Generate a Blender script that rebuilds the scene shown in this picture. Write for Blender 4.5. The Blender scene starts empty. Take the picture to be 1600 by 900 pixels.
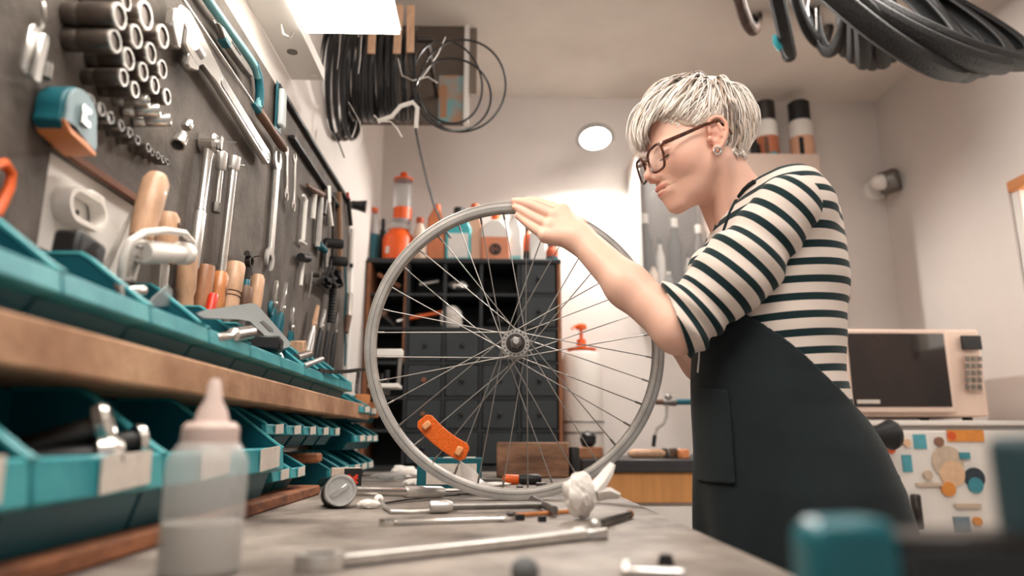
import bpy, bmesh, math, random
import numpy as np
from mathutils import Vector, Matrix
random.seed(7); RNG = np.random.default_rng(7)
SC = bpy.context.scene; COL = SC.collection
PI = math.pi

# ------------------------------------------------------------------ camera
ZC = .975                       # lens height above the floor (bench top is at .87)
BT = .87                        # bench top
PITCH, YAW, FPX = math.radians(12.06), math.radians(1.53), 1100.0
cam_d = bpy.data.cameras.new('camera'); cam = bpy.data.objects.new('camera', cam_d); COL.objects.link(cam)
cam.location = (0, 0, ZC); cam.rotation_euler = (PI/2+PITCH, 0, -YAW)
cam_d.sensor_width = 36; cam_d.lens = FPX/1600*36; cam_d.clip_start = .02
cam_d.dof.use_dof = True; cam_d.dof.focus_distance = 1.3; cam_d.dof.aperture_fstop = 2.3
SC.camera = cam

# ------------------------------------------------------------------ light and exposure
SC.view_settings.view_transform = 'Standard'; SC.view_settings.look = 'None'
SC.view_settings.gamma = 1.0; SC.view_settings.exposure = .25
SC.view_settings.use_curve_mapping = False
world = bpy.data.worlds.new('world'); SC.world = world; world.use_nodes = True
wb = world.node_tree.nodes['Background']; wb.inputs['Color'].default_value = (1, .95, .9, 1); wb.inputs['Strength'].default_value = .45
def area_light(name, loc, target, size, energy, color=(1, .93, .86), sy=None):
    d = bpy.data.lights.new(name, 'AREA'); d.energy = energy; d.color = color; d.size = size
    if sy: d.shape = 'RECTANGLE'; d.size_y = sy
    o = bpy.data.objects.new(name, d); COL.objects.link(o); o.location = loc
    o.rotation_euler = (Vector(target)-Vector(loc)).to_track_quat('-Z', 'Y').to_euler()
    return o
area_light('fill_light', (.40, .35, 2.48), (.5, .9, .9), .9, 28)  # added soft fill for woman and bench; no fixture hangs here
area_light('fill_light_back', (1.0, 1.9, 2.45), (1.0, 2.2, 0), .7, 19)  # added fill to brighten ceiling, back and right walls; not a real lamp

# ------------------------------------------------------------------ helpers
_F = np.array([math.sin(YAW)*math.cos(PITCH), math.cos(YAW)*math.cos(PITCH), math.sin(PITCH)])
_R = np.array([math.cos(YAW), -math.sin(YAW), 0]); _U = np.cross(_R, _F)
def P(px, py, X=None, Y=None, Z=None):
    """a sight line of the survey meets the plane X=, Y= or Z= (world) in this point"""
    r = _F+_R*(px-800)/FPX+_U*(450-py)/FPX
    t = X/r[0] if X is not None else (Y/r[1] if Y is not None else (Z-ZC)/r[2])
    w = r*t; return Vector((w[0], w[1], w[2]+ZC))
def lin(c): return tuple((x/12.92 if x <= .04045 else ((x+.055)/1.055)**2.4) for x in [v/255 for v in c])
MATS = {}
def mat(name, col, rough=.5, metal=0, noise=0, scale=40, bump=0, bscale=None, stretch=None, col2=None, spec=.5, coat=0, emit=None, estr=0, alpha=None, trans=0, ior=1.45, detail=4, sub=0):
    """principled material; noise mixes col with col2 (or a darker col) by a noise texture in object space"""
    if name in MATS: return MATS[name]
    m = bpy.data.materials.new(name); m.use_nodes = True; nt = m.node_tree; b = nt.nodes['Principled BSDF']
    c = lin(col)+(1,); b.inputs['Base Color'].default_value = c
    b.inputs['Roughness'].default_value = rough; b.inputs['Metallic'].default_value = metal
    b.inputs['Specular IOR Level'].default_value = spec; b.inputs['Coat Weight'].default_value = coat
    b.inputs['Transmission Weight'].default_value = trans; b.inputs['IOR'].default_value = ior
    if sub: b.inputs['Subsurface Weight'].default_value = sub; b.inputs['Subsurface Radius'].default_value = (.01, .004, .002); b.inputs['Subsurface Scale'].default_value = .6
    if alpha is not None: b.inputs['Alpha'].default_value = alpha
    if emit: b.inputs['Emission Color'].default_value = lin(emit)+(1,); b.inputs['Emission Strength'].default_value = estr
    if noise or bump:
        tc = nt.nodes.new('ShaderNodeTexCoord'); mp = nt.nodes.new('ShaderNodeMapping'); nt.links.new(tc.outputs['Object'], mp.inputs['Vector'])
        if stretch: mp.inputs['Scale'].default_value = stretch
        nz = nt.nodes.new('ShaderNodeTexNoise'); nz.inputs['Scale'].default_value = scale; nz.inputs['Detail'].default_value = detail
        nz.inputs['Roughness'].default_value = .62
        nt.links.new(mp.outputs['Vector'], nz.inputs['Vector'])
        if noise:
            rp = nt.nodes.new('ShaderNodeValToRGB'); c2 = lin(col2) if col2 else tuple(x*(1-noise) for x in c[:3])
            rp.color_ramp.elements[0].position = .36; rp.color_ramp.elements[1].position = .64
            rp.color_ramp.elements[0].color = tuple(c2)+(1,); rp.color_ramp.elements[1].color = c
            nt.links.new(nz.outputs['Fac'], rp.inputs['Fac']); nt.links.new(rp.outputs['Color'], b.inputs['Base Color'])
        if bump:
            n2 = nz
            if bscale:
                n2 = nt.nodes.new('ShaderNodeTexNoise'); n2.inputs['Scale'].default_value = bscale; n2.inputs['Detail'].default_value = 5
                nt.links.new(mp.outputs['Vector'], n2.inputs['Vector'])
            bp = nt.nodes.new('ShaderNodeBump'); bp.inputs['Strength'].default_value = bump; bp.inputs['Distance'].default_value = .01
            nt.links.new(n2.outputs['Fac'], bp.inputs['Height']); nt.links.new(bp.outputs['Normal'], b.inputs['Normal'])
    MATS[name] = m; return m

class MB:
    """collects shapes; mk() links them as one mesh object"""
    def __init__(s): s.v = []; s.f = []
    def add(s, vs, fs):
        o = len(s.v); s.v += [Vector(v) for v in vs]; s.f += [tuple(i+o for i in f) for f in fs]; return s
    def box(s, c, size, R=None):
        c = Vector(c); h = Vector(size)/2; vs = []
        for x in (-1, 1):
            for y in (-1, 1):
                for z in (-1, 1):
                    v = Vector((x*h.x, y*h.y, z*h.z)); vs.append(c+(R @ v if R else v))
        return s.add(vs, [(0, 1, 3, 2), (4, 6, 7, 5), (0, 4, 5, 1), (2, 3, 7, 6), (0, 2, 6, 4), (1, 5, 7, 3)])
    def cyl(s, p0, p1, r0, r1=None, n=14, cap=True):
        return s.tube([p0, p1], [r0, r0 if r1 is None else r1], n, cap=cap)
    def tube(s, pts, r, n=8, closed=False, cap=True, flat=1, up=None):
        """round (or flattened) bar through pts; r may be a list"""
        pts = [Vector(p) for p in pts]; m = len(pts); rs = r if isinstance(r, (list, tuple)) else [r]*m
        T = []
        for i in range(m):
            a = pts[(i-1) % m] if closed or i > 0 else pts[i]; b = pts[(i+1) % m] if closed or i < m-1 else pts[i]
            t = (b-a); T.append(t.normalized() if t.length > 1e-9 else Vector((0, 0, 1)))
        nrm = Vector(up) if up is not None else T[0].orthogonal()
        vs = []
        for i in range(m):
            nrm = nrm-T[i]*nrm.dot(T[i])
            nrm = nrm.normalized() if nrm.length > 1e-7 else T[i].orthogonal().normalized()
            bn = T[i].cross(nrm)
            for k in range(n):
                a = 2*PI*(k+.5)/n; vs.append(pts[i]+(nrm*math.cos(a)*flat+bn*math.sin(a))*rs[i])
        fs = []
        for i in range(m if closed else m-1):
            j = (i+1) % m
            for k in range(n):
                k2 = (k+1) % n; fs.append((i*n+k, i*n+k2, j*n+k2, j*n+k))
        if cap and not closed: fs += [tuple(range(n))[::-1], tuple((m-1)*n+k for k in range(n))]
        return s.add(vs, fs)
    def lathe(s, prof, org=(0, 0, 0), axis=(0, 0, 1), n=20, closed=False, cap=True):
        """profile (radius, height) turned about axis through org"""
        org = Vector(org); ax = Vector(axis).normalized(); u = ax.orthogonal().normalized(); w = ax.cross(u); vs = []; m = len(prof)
        for r, z in prof:
            for k in range(n):
                a = 2*PI*k/n; vs.append(org+ax*z+(u*math.cos(a)+w*math.sin(a))*max(r, 1e-5))
        fs = []
        for i in range(m if closed else m-1):
            j = (i+1) % m
            for k in range(n):
                k2 = (k+1) % n; fs.append((i*n+k, i*n+k2, j*n+k2, j*n+k))
        if cap and not closed:
            if prof[0][0] > 2e-5: fs.append(tuple(range(n))[::-1])
            if prof[-1][0] > 2e-5: fs.append(tuple((m-1)*n+k for k in range(n)))
        return s.add(vs, fs)
    def prism(s, poly, org, A, B, t, off=0):
        """outline (a, b) in the plane A, B raised t along A x B, centred at off"""
        org = Vector(org); A = Vector(A).normalized(); B = Vector(B).normalized(); N = A.cross(B).normalized(); n = len(poly)
        vs = [org+A*a+B*b+N*(off-t/2) for a, b in poly]+[org+A*a+B*b+N*(off+t/2) for a, b in poly]
        fs = [tuple(range(n))[::-1], tuple(range(n, 2*n))]+[(i, (i+1) % n, n+(i+1) % n, n+i) for i in range(n)]
        return s.add(vs, fs)
    def ball(s, c, r, n=12, m=8, R=None):
        r = (r, r, r) if not hasattr(r, '__len__') else r; vs = []; c = Vector(c)
        for i in range(m+1):
            th = PI*i/m
            for k in range(n):
                a = 2*PI*k/n; v = Vector((r[0]*math.sin(th)*math.cos(a), r[1]*math.sin(th)*math.sin(a), r[2]*math.cos(th)))
                vs.append(c+(R @ v if R else v))
        fs = [(i*n+k, (i+1)*n+k, (i+1)*n+(k+1) % n, i*n+(k+1) % n) for i in range(m) for k in range(n)]
        return s.add(vs, fs)
    def torus(s, c, axis, R, r, n=24, m=8, a0=0, a1=2*PI, flat=1):
        ax = Vector(axis).normalized(); u = ax.orthogonal().normalized()
        if abs(ax.z) < .9: u = (Vector((0, 0, 1))-ax*ax.z).normalized()
        w = ax.cross(u); full = abs(a1-a0-2*PI) < 1e-6
        pts = [Vector(c)+(u*math.cos(a)+w*math.sin(a))*R for a in [a0+(a1-a0)*i/(n if full else n-1) for i in range(n)]]
        return s.tube(pts, r, m, closed=full, flat=flat, up=ax)
def loc_of(par):
    v = Vector((0, 0, 0))
    while par is not None: v = v+par.location; par = par.parent
    return v
def mk(name, mb, m, parent=None, base=None, bevel=0, angle=38, seg=1, smooth=True):
    """one mesh object; its origin is the parent's base, or its own bottom centre"""
    if parent is not None: o0 = loc_of(parent)
    elif base is not None: o0 = Vector(base)
    else:
        lo = Vector([min(v[i] for v in mb.v) for i in range(3)]); hi = Vector([max(v[i] for v in mb.v) for i in range(3)])
        o0 = Vector(((lo.x+hi.x)/2, (lo.y+hi.y)/2, lo.z))
    me = bpy.data.meshes.new(name); me.from_pydata([v-o0 for v in mb.v], [], mb.f)
    me.materials.append(m)
    bm = bmesh.new(); bm.from_mesh(me); bmesh.ops.remove_doubles(bm, verts=bm.verts, dist=1e-6); bmesh.ops.recalc_face_normals(bm, faces=bm.faces); bm.to_mesh(me); bm.free()
    if smooth:
        me.polygons.foreach_set('use_smooth', [True]*len(me.polygons)); me.set_sharp_from_angle(angle=math.radians(angle))
    o = bpy.data.objects.new(name, me); COL.objects.link(o)
    if parent is not None: o.parent = parent
    else: o.location = o0
    if bevel:
        b = o.modifiers.new('bevel', 'BEVEL'); b.width = bevel; b.segments = seg; b.limit_method = 'ANGLE'; b.angle_limit = math.radians(40)
    return o
def tag(o, label=None, cat=None, group=None, kind=None):
    for k, v in (('label', label), ('category', cat), ('group', group), ('kind', kind)):
        if v: o[k] = v
    return o
def thing(name, label, cat, loc=(0, 0, 0), group=None):
    o = bpy.data.objects.new(name, None); COL.objects.link(o); o.location = loc; o.empty_display_size = .05
    return tag(o, label, cat, group)
def struct(name, mb, m, parent=None, **k):
    o = mk(name, mb, m, parent, **k)
    if parent is None: o['kind'] = 'structure'
    return o
def dup(root, loc=None, label=None, rotz=None, group=None, parent=None):
    c = root.copy(); COL.objects.link(c)
    if parent is not None: c.parent = parent
    if loc is not None: c.location = loc
    if rotz is not None: c.rotation_euler = (0, 0, rotz)
    if label: c['label'] = label
    if group: c['group'] = group
    for ch in list(root.children):
        if ch is not c: dup(ch, parent=c)
    return c
# ------------------------------------------------------------------ implicit surfaces (figure, cloth, crumpled things)
def smin(a, b, k):
    h = np.clip(.5+.5*(b-a)/k, 0, 1); return b+(a-b)*h-k*h*(1-h)
def smax(a, b, k): return -smin(-a, -b, k)
def ell(p, c, r):
    q = (p-np.array(c))/np.array(r); k0 = np.sqrt((q*q).sum(-1)); k1 = np.sqrt(((q/np.array(r))**2).sum(-1))
    return k0*(k0-1)/np.maximum(k1, 1e-9)
def cone(p, a, b, ra, rb):
    a = np.array(a, float); b = np.array(b, float); ab = b-a; t = np.clip(((p-a)@ab)/(ab@ab), 0, 1)
    return np.sqrt(((p-a-t[..., None]*ab)**2).sum(-1))-(ra+(rb-ra)*t)
def surfnet(f, lo, hi, h):
    """naive surface nets of f = 0; far blocks are skipped"""
    lo = np.array(lo, float); n = np.ceil((np.array(hi)-lo)/h).astype(int)+1; B = 8
    n = ((n+B-1)//B)*B; V = np.full(tuple(n), 1., np.float32)
    bi = np.stack(np.meshgrid(*[np.arange(0, k, B) for k in n], indexing='ij'), -1).reshape(-1, 3)
    d = f(lo+(bi+B/2)*h); near = np.abs(d) < B*h*1.35
    g = np.stack(np.meshgrid(*[np.arange(B)]*3, indexing='ij'), -1)
    Vb = V.reshape(n[0]//B, B, n[1]//B, B, n[2]//B, B).transpose(0, 2, 4, 1, 3, 5).reshape(-1, B, B, B).copy()
    Vb[:] = np.sign(d)[:, None, None, None]
    idx = np.nonzero(near)[0]
    for s0 in range(0, len(idx), 400):
        ii = idx[s0:s0+400]; Vb[ii] = f(lo+(bi[ii][:, None, None, None, :]+g)*h)
    V = Vb.reshape(n[0]//B, n[1]//B, n[2]//B, B, B, B).transpose(0, 3, 1, 4, 2, 5).reshape(tuple(n))
    S = V < 0; c = S[:-1, :-1, :-1].astype(np.int8)
    for dx, dy, dz in [(1, 0, 0), (0, 1, 0), (0, 0, 1), (1, 1, 0), (1, 0, 1), (0, 1, 1), (1, 1, 1)]:
        c += S[dx:n[0]-1+dx, dy:n[1]-1+dy, dz:n[2]-1+dz]
    cells = np.argwhere((c > 0) & (c < 8)); ID = np.full(c.shape, -1, np.int64); ID[tuple(cells.T)] = np.arange(len(cells))
    acc = np.zeros((len(cells), 3)); cnt = np.zeros(len(cells))
    cor = [(0, 0, 0), (1, 0, 0), (0, 1, 0), (1, 1, 0), (0, 0, 1), (1, 0, 1), (0, 1, 1), (1, 1, 1)]
    for a in range(8):
        for b in range(a+1, 8):
            if sum(x != y for x, y in zip(cor[a], cor[b])) != 1: continue
            va = V[tuple((cells+cor[a]).T)]; vb = V[tuple((cells+cor[b]).T)]; m = (va < 0) != (vb < 0)
            t = np.where(m, va/np.where(m, va-vb, 1), 0)[:, None]
            acc += np.where(m[:, None], np.array(cor[a])+t*(np.array(cor[b])-np.array(cor[a])), 0); cnt += m
    verts = lo+(cells+acc/np.maximum(cnt, 1)[:, None])*h
    quads = []
    for ax in range(3):
        e = [0, 0, 0]; e[ax] = 1; u = [0, 0, 0]; u[(ax+1) % 3] = 1; w = [0, 0, 0]; w[(ax+2) % 3] = 1; e, u, w = map(np.array, (e, u, w))
        A = S[:n[0]-e[0], :n[1]-e[1], :n[2]-e[2]]; Bq = S[e[0]:, e[1]:, e[2]:]
        for flip in (False, True):
            q = np.argwhere((A & ~Bq) if not flip else (~A & Bq)); q = q[((q-u >= 0) & (q-w >= 0)).all(1)]
            q = q[(q < np.array(c.shape)).all(1)]
            ids = [ID[tuple((q-o).T)] for o in (0*u, u, u+w, w)]; Q = np.stack(ids if not flip else ids[::-1], 1); quads.append(Q[(Q >= 0).all(1)])
    return verts, np.concatenate(quads)
def mk_np(name, verts, faces, m, parent=None, base=None, cols=None, attr=None, smooth=True):
    o0 = np.array(loc_of(parent)) if parent is not None else np.array(base if base is not None else (0, 0, 0), float)
    me = bpy.data.meshes.new(name); k = faces.shape[1]
    me.vertices.add(len(verts)); me.vertices.foreach_set('co', (verts-o0).astype(np.float32).ravel())
    me.loops.add(len(faces)*k); me.loops.foreach_set('vertex_index', faces.astype(np.int32).ravel())
    me.polygons.add(len(faces)); me.polygons.foreach_set('loop_start', np.arange(len(faces), dtype=np.int32)*k)
    me.update(calc_edges=True); me.validate()
    me.polygons.foreach_set('use_smooth', [smooth]*len(me.polygons))
    if cols is not None:
        ca = me.color_attributes.new('Col', 'FLOAT_COLOR', 'POINT')
        ca.data.foreach_set('color', np.concatenate([cols, np.ones((len(cols), 1))], 1).astype(np.float32).ravel())
    for nm, val in (attr or {}).items():
        at = me.attributes.new(nm, 'FLOAT', 'POINT'); at.data.foreach_set('value', np.asarray(val, np.float32))
    me.materials.append(m); o = bpy.data.objects.new(name, me); COL.objects.link(o)
    if parent is not None: o.parent = parent
    else: o.location = o0
    return o
def nz3(p, s, seed=0):
    """cheap smooth noise"""
    r = np.random.default_rng(seed); out = 0
    for i in range(7):
        k = r.normal(size=3); k /= np.linalg.norm(k); out = out+np.sin((p@k)*s*(.7+.18*i)+r.uniform(0, 6.28))
    return out/3.5
# ------------------------------------------------------------------ materials
M = dict(
 plaster=mat('plaster', (226, 218, 213), .9, noise=.05, scale=3, bump=.25, bscale=9),
 ceiling=mat('ceiling_plaster', (238, 230, 221), .95, noise=.1, scale=2, bump=.2, bscale=6),
 floor=mat('floor_concrete', (190, 182, 174), .8, noise=.2, scale=6),
 peg=mat('tool_board', (104, 95, 89), .75, noise=.25, scale=9, col2=(74, 67, 62), bump=.15, bscale=90, detail=9),
 pegside=mat('board_edge', (120, 74, 52), .7, noise=.25, scale=25),
 plank=mat('plank', (196, 156, 124), .7, noise=.4, scale=6, stretch=(6, 1, 1), col2=(150, 108, 80), bump=.2, bscale=40),
 redwood=mat('old_board', (158, 100, 66), .7, noise=.5, scale=12, stretch=(3, 1, 3), col2=(92, 54, 36), bump=.3),
 bench=mat('bench_top', (158, 148, 140), .5, noise=.4, scale=7, col2=(86, 77, 72), bump=.25, bscale=40, detail=9),
 benchleg=mat('bench_leg', (110, 84, 64), .7, noise=.3, scale=8),
 teal=mat('teal_plastic', (8, 90, 104), .42, noise=.12, scale=12),
 tealpale=mat('teal_plastic_pale', (70, 158, 164), .4, noise=.2, scale=14, col2=(24, 128, 140)),  # paler mottled teal, used for bin lips and rims
 tealdk=mat('teal_dark', (12, 92, 104), .45),
 card=mat('label_card', (222, 212, 202), .8, noise=.15, scale=60),
 chrome=mat('chrome', (222, 219, 215), .24, .95, noise=.12, scale=50),
 spoke=mat('spoke_steel', (150, 146, 142), .42, .9),
 steel=mat('steel', (214, 211, 207), .36, .85, noise=.2, scale=40),
 dullsteel=mat('dull_steel', (140, 136, 132), .45, 1, noise=.3, scale=30),
 alu=mat('aluminium', (188, 183, 178), .42, .85, noise=.2, scale=30, bump=.03),
 darksteel=mat('dark_steel', (82, 78, 76), .42, 1, noise=.2, scale=40),
 black=mat('black_plastic', (26, 26, 28), .45),
 rubber=mat('rubber', (30, 30, 31), .62, noise=.25, scale=60, bump=.15),
 socketgrey=mat('socket_grey', (122, 112, 106), .38, .9, noise=.25, scale=50),
 white=mat('white_plastic', (236, 230, 224), .4),
 whitepaint=mat('white_paint', (235, 231, 226), .5, noise=.06, scale=8),
 cream=mat('cream_plastic', (232, 214, 198), .4),
 handle=mat('pale_wood', (206, 164, 132), .5, noise=.28, scale=20, stretch=(4, 4, 1), coat=.2),
 handle2=mat('brown_wood', (164, 112, 78), .5, noise=.35, scale=20, stretch=(4, 4, 1), coat=.2),
 handle3=mat('orange_wood', (198, 126, 74), .4, noise=.3, scale=18, stretch=(4, 4, 1), coat=.4),
 walnut=mat('dark_wood', (110, 78, 60), .5, noise=.3, scale=25),
 orange=mat('orange_plastic', (226, 96, 30), .4),
 red=mat('red_plastic', (200, 48, 26), .35),
 cubby=mat('dark_cabinet', (40, 44, 47), .6, noise=.2, scale=14),
 cubby2=mat('drawer_front', (46, 53, 57), .55, noise=.2, scale=10),
 cubbyedge=mat('cabinet_edge', (150, 98, 68), .7, noise=.3, scale=14),
 paper=mat('tissue', (240, 234, 228), .9, noise=.08, scale=20, bump=.1),
 clear=mat('clear_plastic', (225, 228, 228), .18, trans=.75, ior=1.2, alpha=.75),
 glass=mat('glass', (255, 255, 255), .02, trans=1, ior=1.45),
 yellowwood=mat('honey_wood', (214, 152, 92), .5, noise=.15, scale=4, stretch=(10, 1, .6)),
 counter=mat('counter_dark', (54, 52, 54), .4, noise=.1, scale=20),
)
# ------------------------------------------------------------------ the room
WL, WR, WB, CE = -.503, 1.78, 3.0, 2.52
def slab(name, lo, hi, m, **k):
    lo, hi = Vector(lo), Vector(hi); return struct(name, MB().box((lo+hi)/2, hi-lo), m, **k)
slab('floor', (WL-.1, -1.6, -.1), (WR+.1, WB+.1, 0), M['floor'])
slab('wall_left', (WL-.1, -1.6, 0), (WL, WB, CE), M['plaster'])
slab('wall_back', (WL-.1, WB, 0), (WR+.1, WB+.1, CE), M['plaster'])
slab('ceiling', (WL-.1, -1.6, CE), (WR+.1, WB+.1, CE+.1), M['ceiling'])
# right wall with a window opening (y 1.55..2.29, z 1.25..1.87)
wy0, wy1, wz0, wz1 = 1.5, 2.27, 1.30, 1.845
w = MB()
for lo, hi in (((WR, -1.6, 0), (WR+.1, wy0, CE)), ((WR, wy1, 0), (WR+.1, WB, CE)), ((WR, wy0, 0), (WR+.1, wy1, wz0)), ((WR, wy0, wz1), (WR+.1, wy1, CE))):
    lo, hi = Vector(lo), Vector(hi); w.box((lo+hi)/2, hi-lo)
struct('wall_right', w, M['plaster'])
win = struct('window_1', MB().box((WR+.06, (wy0+wy1)/2, (wz0+wz1)/2), (.006, wy1-wy0, wz1-wz0)), mat('window_glass', (252, 248, 240), .1, emit=(255, 246, 232), estr=2.2))
fr = MB()
for a, b in (((wy0, wz0), (wy1, wz0+.035)), ((wy0, wz1-.035), (wy1, wz1)), ((wy0, wz0), (wy0+.035, wz1)), ((wy1-.035, wz0), (wy1, wz1)), (((wy0+wy1)/2-.015, wz0), ((wy0+wy1)/2+.015, wz1))):
    fr.box((WR+.035, (a[0]+b[0])/2, (a[1]+b[1])/2), (.05, b[0]-a[0], b[1]-a[1]))
mk('window_frame', fr, M['whitepaint'], win, bevel=.004)
mk('lintel', MB().box((WR+.045, (wy0+wy1)/2, wz1-.02), (.1, wy1-wy0-.004, .038)), mat('lintel_wood', (214, 140, 84), .6, noise=.25, scale=10), win, bevel=.004)
struct('baseboard_back', MB().box(((WL+WR)/2, WB-.01, .05), (WR-WL, .02, .1)), M['whitepaint'])
# ------------------------------------------------------------------ tool board on the left wall
XW = -.485                       # face of the board
PZ0, PZ1, PY0, PY1 = ZC-.02, ZC+.768, .22, 2.29
oy0, oy1, oz0, oz1 = .735, .945, ZC+.20, ZC+.312   # cut-out for the wall outlet
board = MB()
for (y0, y1, z0, z1) in ((PY0, oy0, PZ0, PZ1), (oy1, PY1, PZ0, PZ1), (oy0, oy1, oz1, PZ1), (oy0, oy1, PZ0, oz0)):
    board.box(((WL+XW)/2, (y0+y1)/2, (z0+z1)/2), (XW-WL, y1-y0, z1-z0))
tb = thing('tool_board', 'long dark brown tool board on the left wall covered with hanging tools', 'tool board', ((WL+XW)/2, 1.25, PZ0))
mk('panel', board, M['peg'], tb)
mk('cutout_edge', MB().box((XW+.002, (oy0+oy1)/2, oz1+.004), (.006, oy1-oy0+.01, .010)), M['pegside'], tb, bevel=.001)
mk('end_post', MB().box((XW-.002, PY1+.03, ZC+.20), (.03, .035, .95)), M['whitepaint'], tb, bevel=.003)['label'] = 'white painted post at the far end of the board'
mk('top_rail', MB().box((XW+.006, 1.86, PZ1-.006), (.012, .84, .013)), M['black'], tb, bevel=.002)
mk('inner_rail', MB().box((XW+.008, 1.83, PZ1-.075), (.016, .55, .010)), M['black'], tb, bevel=.002)
# outlet in the cut-out
out = thing('wall_outlet', 'white oval wall socket on its plate in the cut-out of the tool board', 'outlet', (WL, .84, ZC+.262))
mk('plate', MB().box((WL+.004, (oy0+oy1)/2, (oz0+oz1)/2), (.008, oy1-oy0, oz1-oz0)), M['whitepaint'], out)
def oval(a, b, n=32): return [(a*math.cos(2*PI*i/n)+(b*(1 if math.cos(2*PI*i/n) > 0 else -1)), a*math.sin(2*PI*i/n)) for i in range(n)]
ring = MB(); c = Vector((WL+.008, .800, ZC+.262)); oo, oi, n = oval(.021, .018), oval(.015, .018), 32
for i in range(n):
    j = (i+1) % n
    q = lambda o, i, x: c+Vector((x, o[i][0], o[i][1]))
    ring.add([q(oo, i, 0), q(oo, j, 0), q(oo, j, .022), q(oo, i, .022)], [(0, 1, 2, 3)]); ring.add([q(oo, i, .022), q(oo, j, .022), q(oi, j, .022), q(oi, i, .022)], [(0, 1, 2, 3)])
    ring.add([q(oi, i, .022), q(oi, j, .022), q(oi, j, .004), q(oi, i, .004)], [(0, 1, 2, 3)])
mk('socket_collar', ring, M['white'], out)
for dy in (-.012, 0, .012):
    mk('contact_hole', MB().lathe([(.0034, 0), (.0034, .003), (.0018, .003)], c+Vector((-.002, dy, 0)), (1, 0, 0), 12), M['black'], out)
mk('cover_tab', MB().box(c+Vector((.012, .016, .020)), (.02, .03, .012)), M['white'], out, bevel=.003)

# ------------------------------------------------------------------ workbench, boards
bn = thing('workbench', 'long worn grey-brown workbench the wheel stands on', 'workbench', (-.13, 1.3, 0))
mk('bench_top', MB().box((-.13, 1.27, BT-.025), (.742, 2.16, .05)), M['bench'], bn, bevel=.004)
for x in (-.42, .16):
    for y in (.35, 2.25): mk('leg', MB().box((x, y, (BT-.05)/2), (.08, .08, BT-.05)), M['benchleg'], bn, bevel=.004)
mk('rail', MB().box((.19, 1.3, BT-.1), (.03, 1.9, .1)), M['benchleg'], bn)
XP = -.347; SZ0, SZ1 = ZC+.05, ZC+.09
sh = thing('plank_shelf', 'thick pale wooden plank shelf carrying the upper row of teal bins', 'shelf', (-.41, 1.12, SZ0))
mk('plank', MB().box(((XP+XW)/2, 1.12, (SZ0+SZ1)/2), (XP-XW, 1.80, SZ1-SZ0)), M['plank'], sh, bevel=.003)
for y in (.30, 2.0): mk('bracket', MB().box((-.455, y, (BT+SZ0)/2), (.05, .03, SZ0-BT)), M['redwood'], sh)
tag(mk('base_board', MB().box((-.405, .83, BT+.009), (.15, 1.16, .018)), M['redwood'], bevel=.003), 'reddish worn board under the lower row of bins on the bench', 'board')
tag(mk('wood_offcut', MB().box((-.40, 1.50, BT+.066), (.09, .06, .02), Matrix.Rotation(.1, 3, 'Z')), M['redwood'], bevel=.004), 'reddish splintered wood end between the small lower bins', 'wood')
tag(mk('wood_block', MB().box((-.36, 2.07, SZ0+.03), (.06, .05, .045), Matrix.Rotation(.2, 3, 'Z')), M['handle3'], bevel=.003), 'small orange wooden block at the far end of the plank shelf', 'wood')

# ------------------------------------------------------------------ teal bins
ORD = ['nearest', 'second', 'third', 'fourth', 'fifth', 'sixth', 'seventh', 'eighth', 'ninth', 'farthest']
def make_bin(name, w, d, hb, hl, label, group, loc, card=False):
    """open-fronted stacking bin, front towards +X, origin at front bottom middle"""
    t = thing(name, label, 'storage bin', loc, group); o = Vector(loc); T = .0028
    side = [(-d, 0), (-.030, 0), (-.018, hl*.50), (0, hl*.54), (0, hl), (-.010, hl+.006), (-d*.30, hl+(hb-hl)*.52), (-d*.50, hb-.006), (-d*.58, hb), (-d, hb)]
    b = MB()
    for y in (-w/2+.002, w/2-.002): b.prism(side, o+Vector((0, y, 0)), (1, 0, 0), (0, 0, 1), T)
    b.box(o+Vector((-d/2-.015, 0, T/2)), (d-.03, w-.004, T)); b.box(o+Vector((-d+T/2, 0, hb/2)), (T, w-.004, hb))
    b.prism([(-.034, 0), (-.030, 0), (-.018, hl*.52), (-.022, hl*.52)], o, (1, 0, 0), (0, 0, 1), w-.006)
    mk('body', b, M['teal'], t, bevel=.0008)
    mk('front_lip', MB().prism([(-.022, hl*.50), (-.001, hl*.53), (.003, hl*.57), (.000, hl*1.0), (-.004, hl*1.03), (-.008, hl), (-.006, hl*.60), (-.022, hl*.55)], o, (1, 0, 0), (0, 0, 1), w-.001), M['tealpale'], t, bevel=.001)
    for y in (-w/2, w/2):
        e = MB(); pts = [o+Vector((x+.0005, y-math.copysign(.002, y), z)) for x, z in side[4:]]
        mk('rim', e.tube(pts, .0026, 6), M['tealpale'], t)
    if card:
        mk('label_card', MB().box(o+Vector((.0045, w*.12, hl*.82)), (.002, w*.42, hl*.42), Matrix.Rotation(.05, 3, 'X')), M['card'], t)
    return t
g = 'upper row of teal bins on the plank shelf'
ub = make_bin('storage_bin', .1485, .13, .096, .042, 'nearest upper teal bin on the plank shelf, cut off at the left edge', g, (XP-.003, .49, SZ1))
for i in range(1, 9):
    dup(ub, (XP-.003, .49+.15*i, SZ1), f'{(ORD[:8]+["farthest"])[i]} teal bin {"from the camera " if i < 8 else ""}in the upper row on the plank shelf')
g = 'large teal bins under the plank shelf'
lb = make_bin('storage_bin', .200, .155, .135, .072, 'nearest large teal bin under the plank shelf, cut off at the left edge', g, (-.325, .419, BT+.018), card=True)
for i, tx in ((1, 'second large teal bin under the shelf, full of chrome parts'), (2, 'third large teal bin under the shelf, behind the squeeze bottle'), (3, 'fourth large teal bin under the shelf, beside the small bins')):
    dup(lb, (-.325, .419+.2035*i, BT+.018), tx)
gs = 'small teal bins stacked under the plank shelf'
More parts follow.
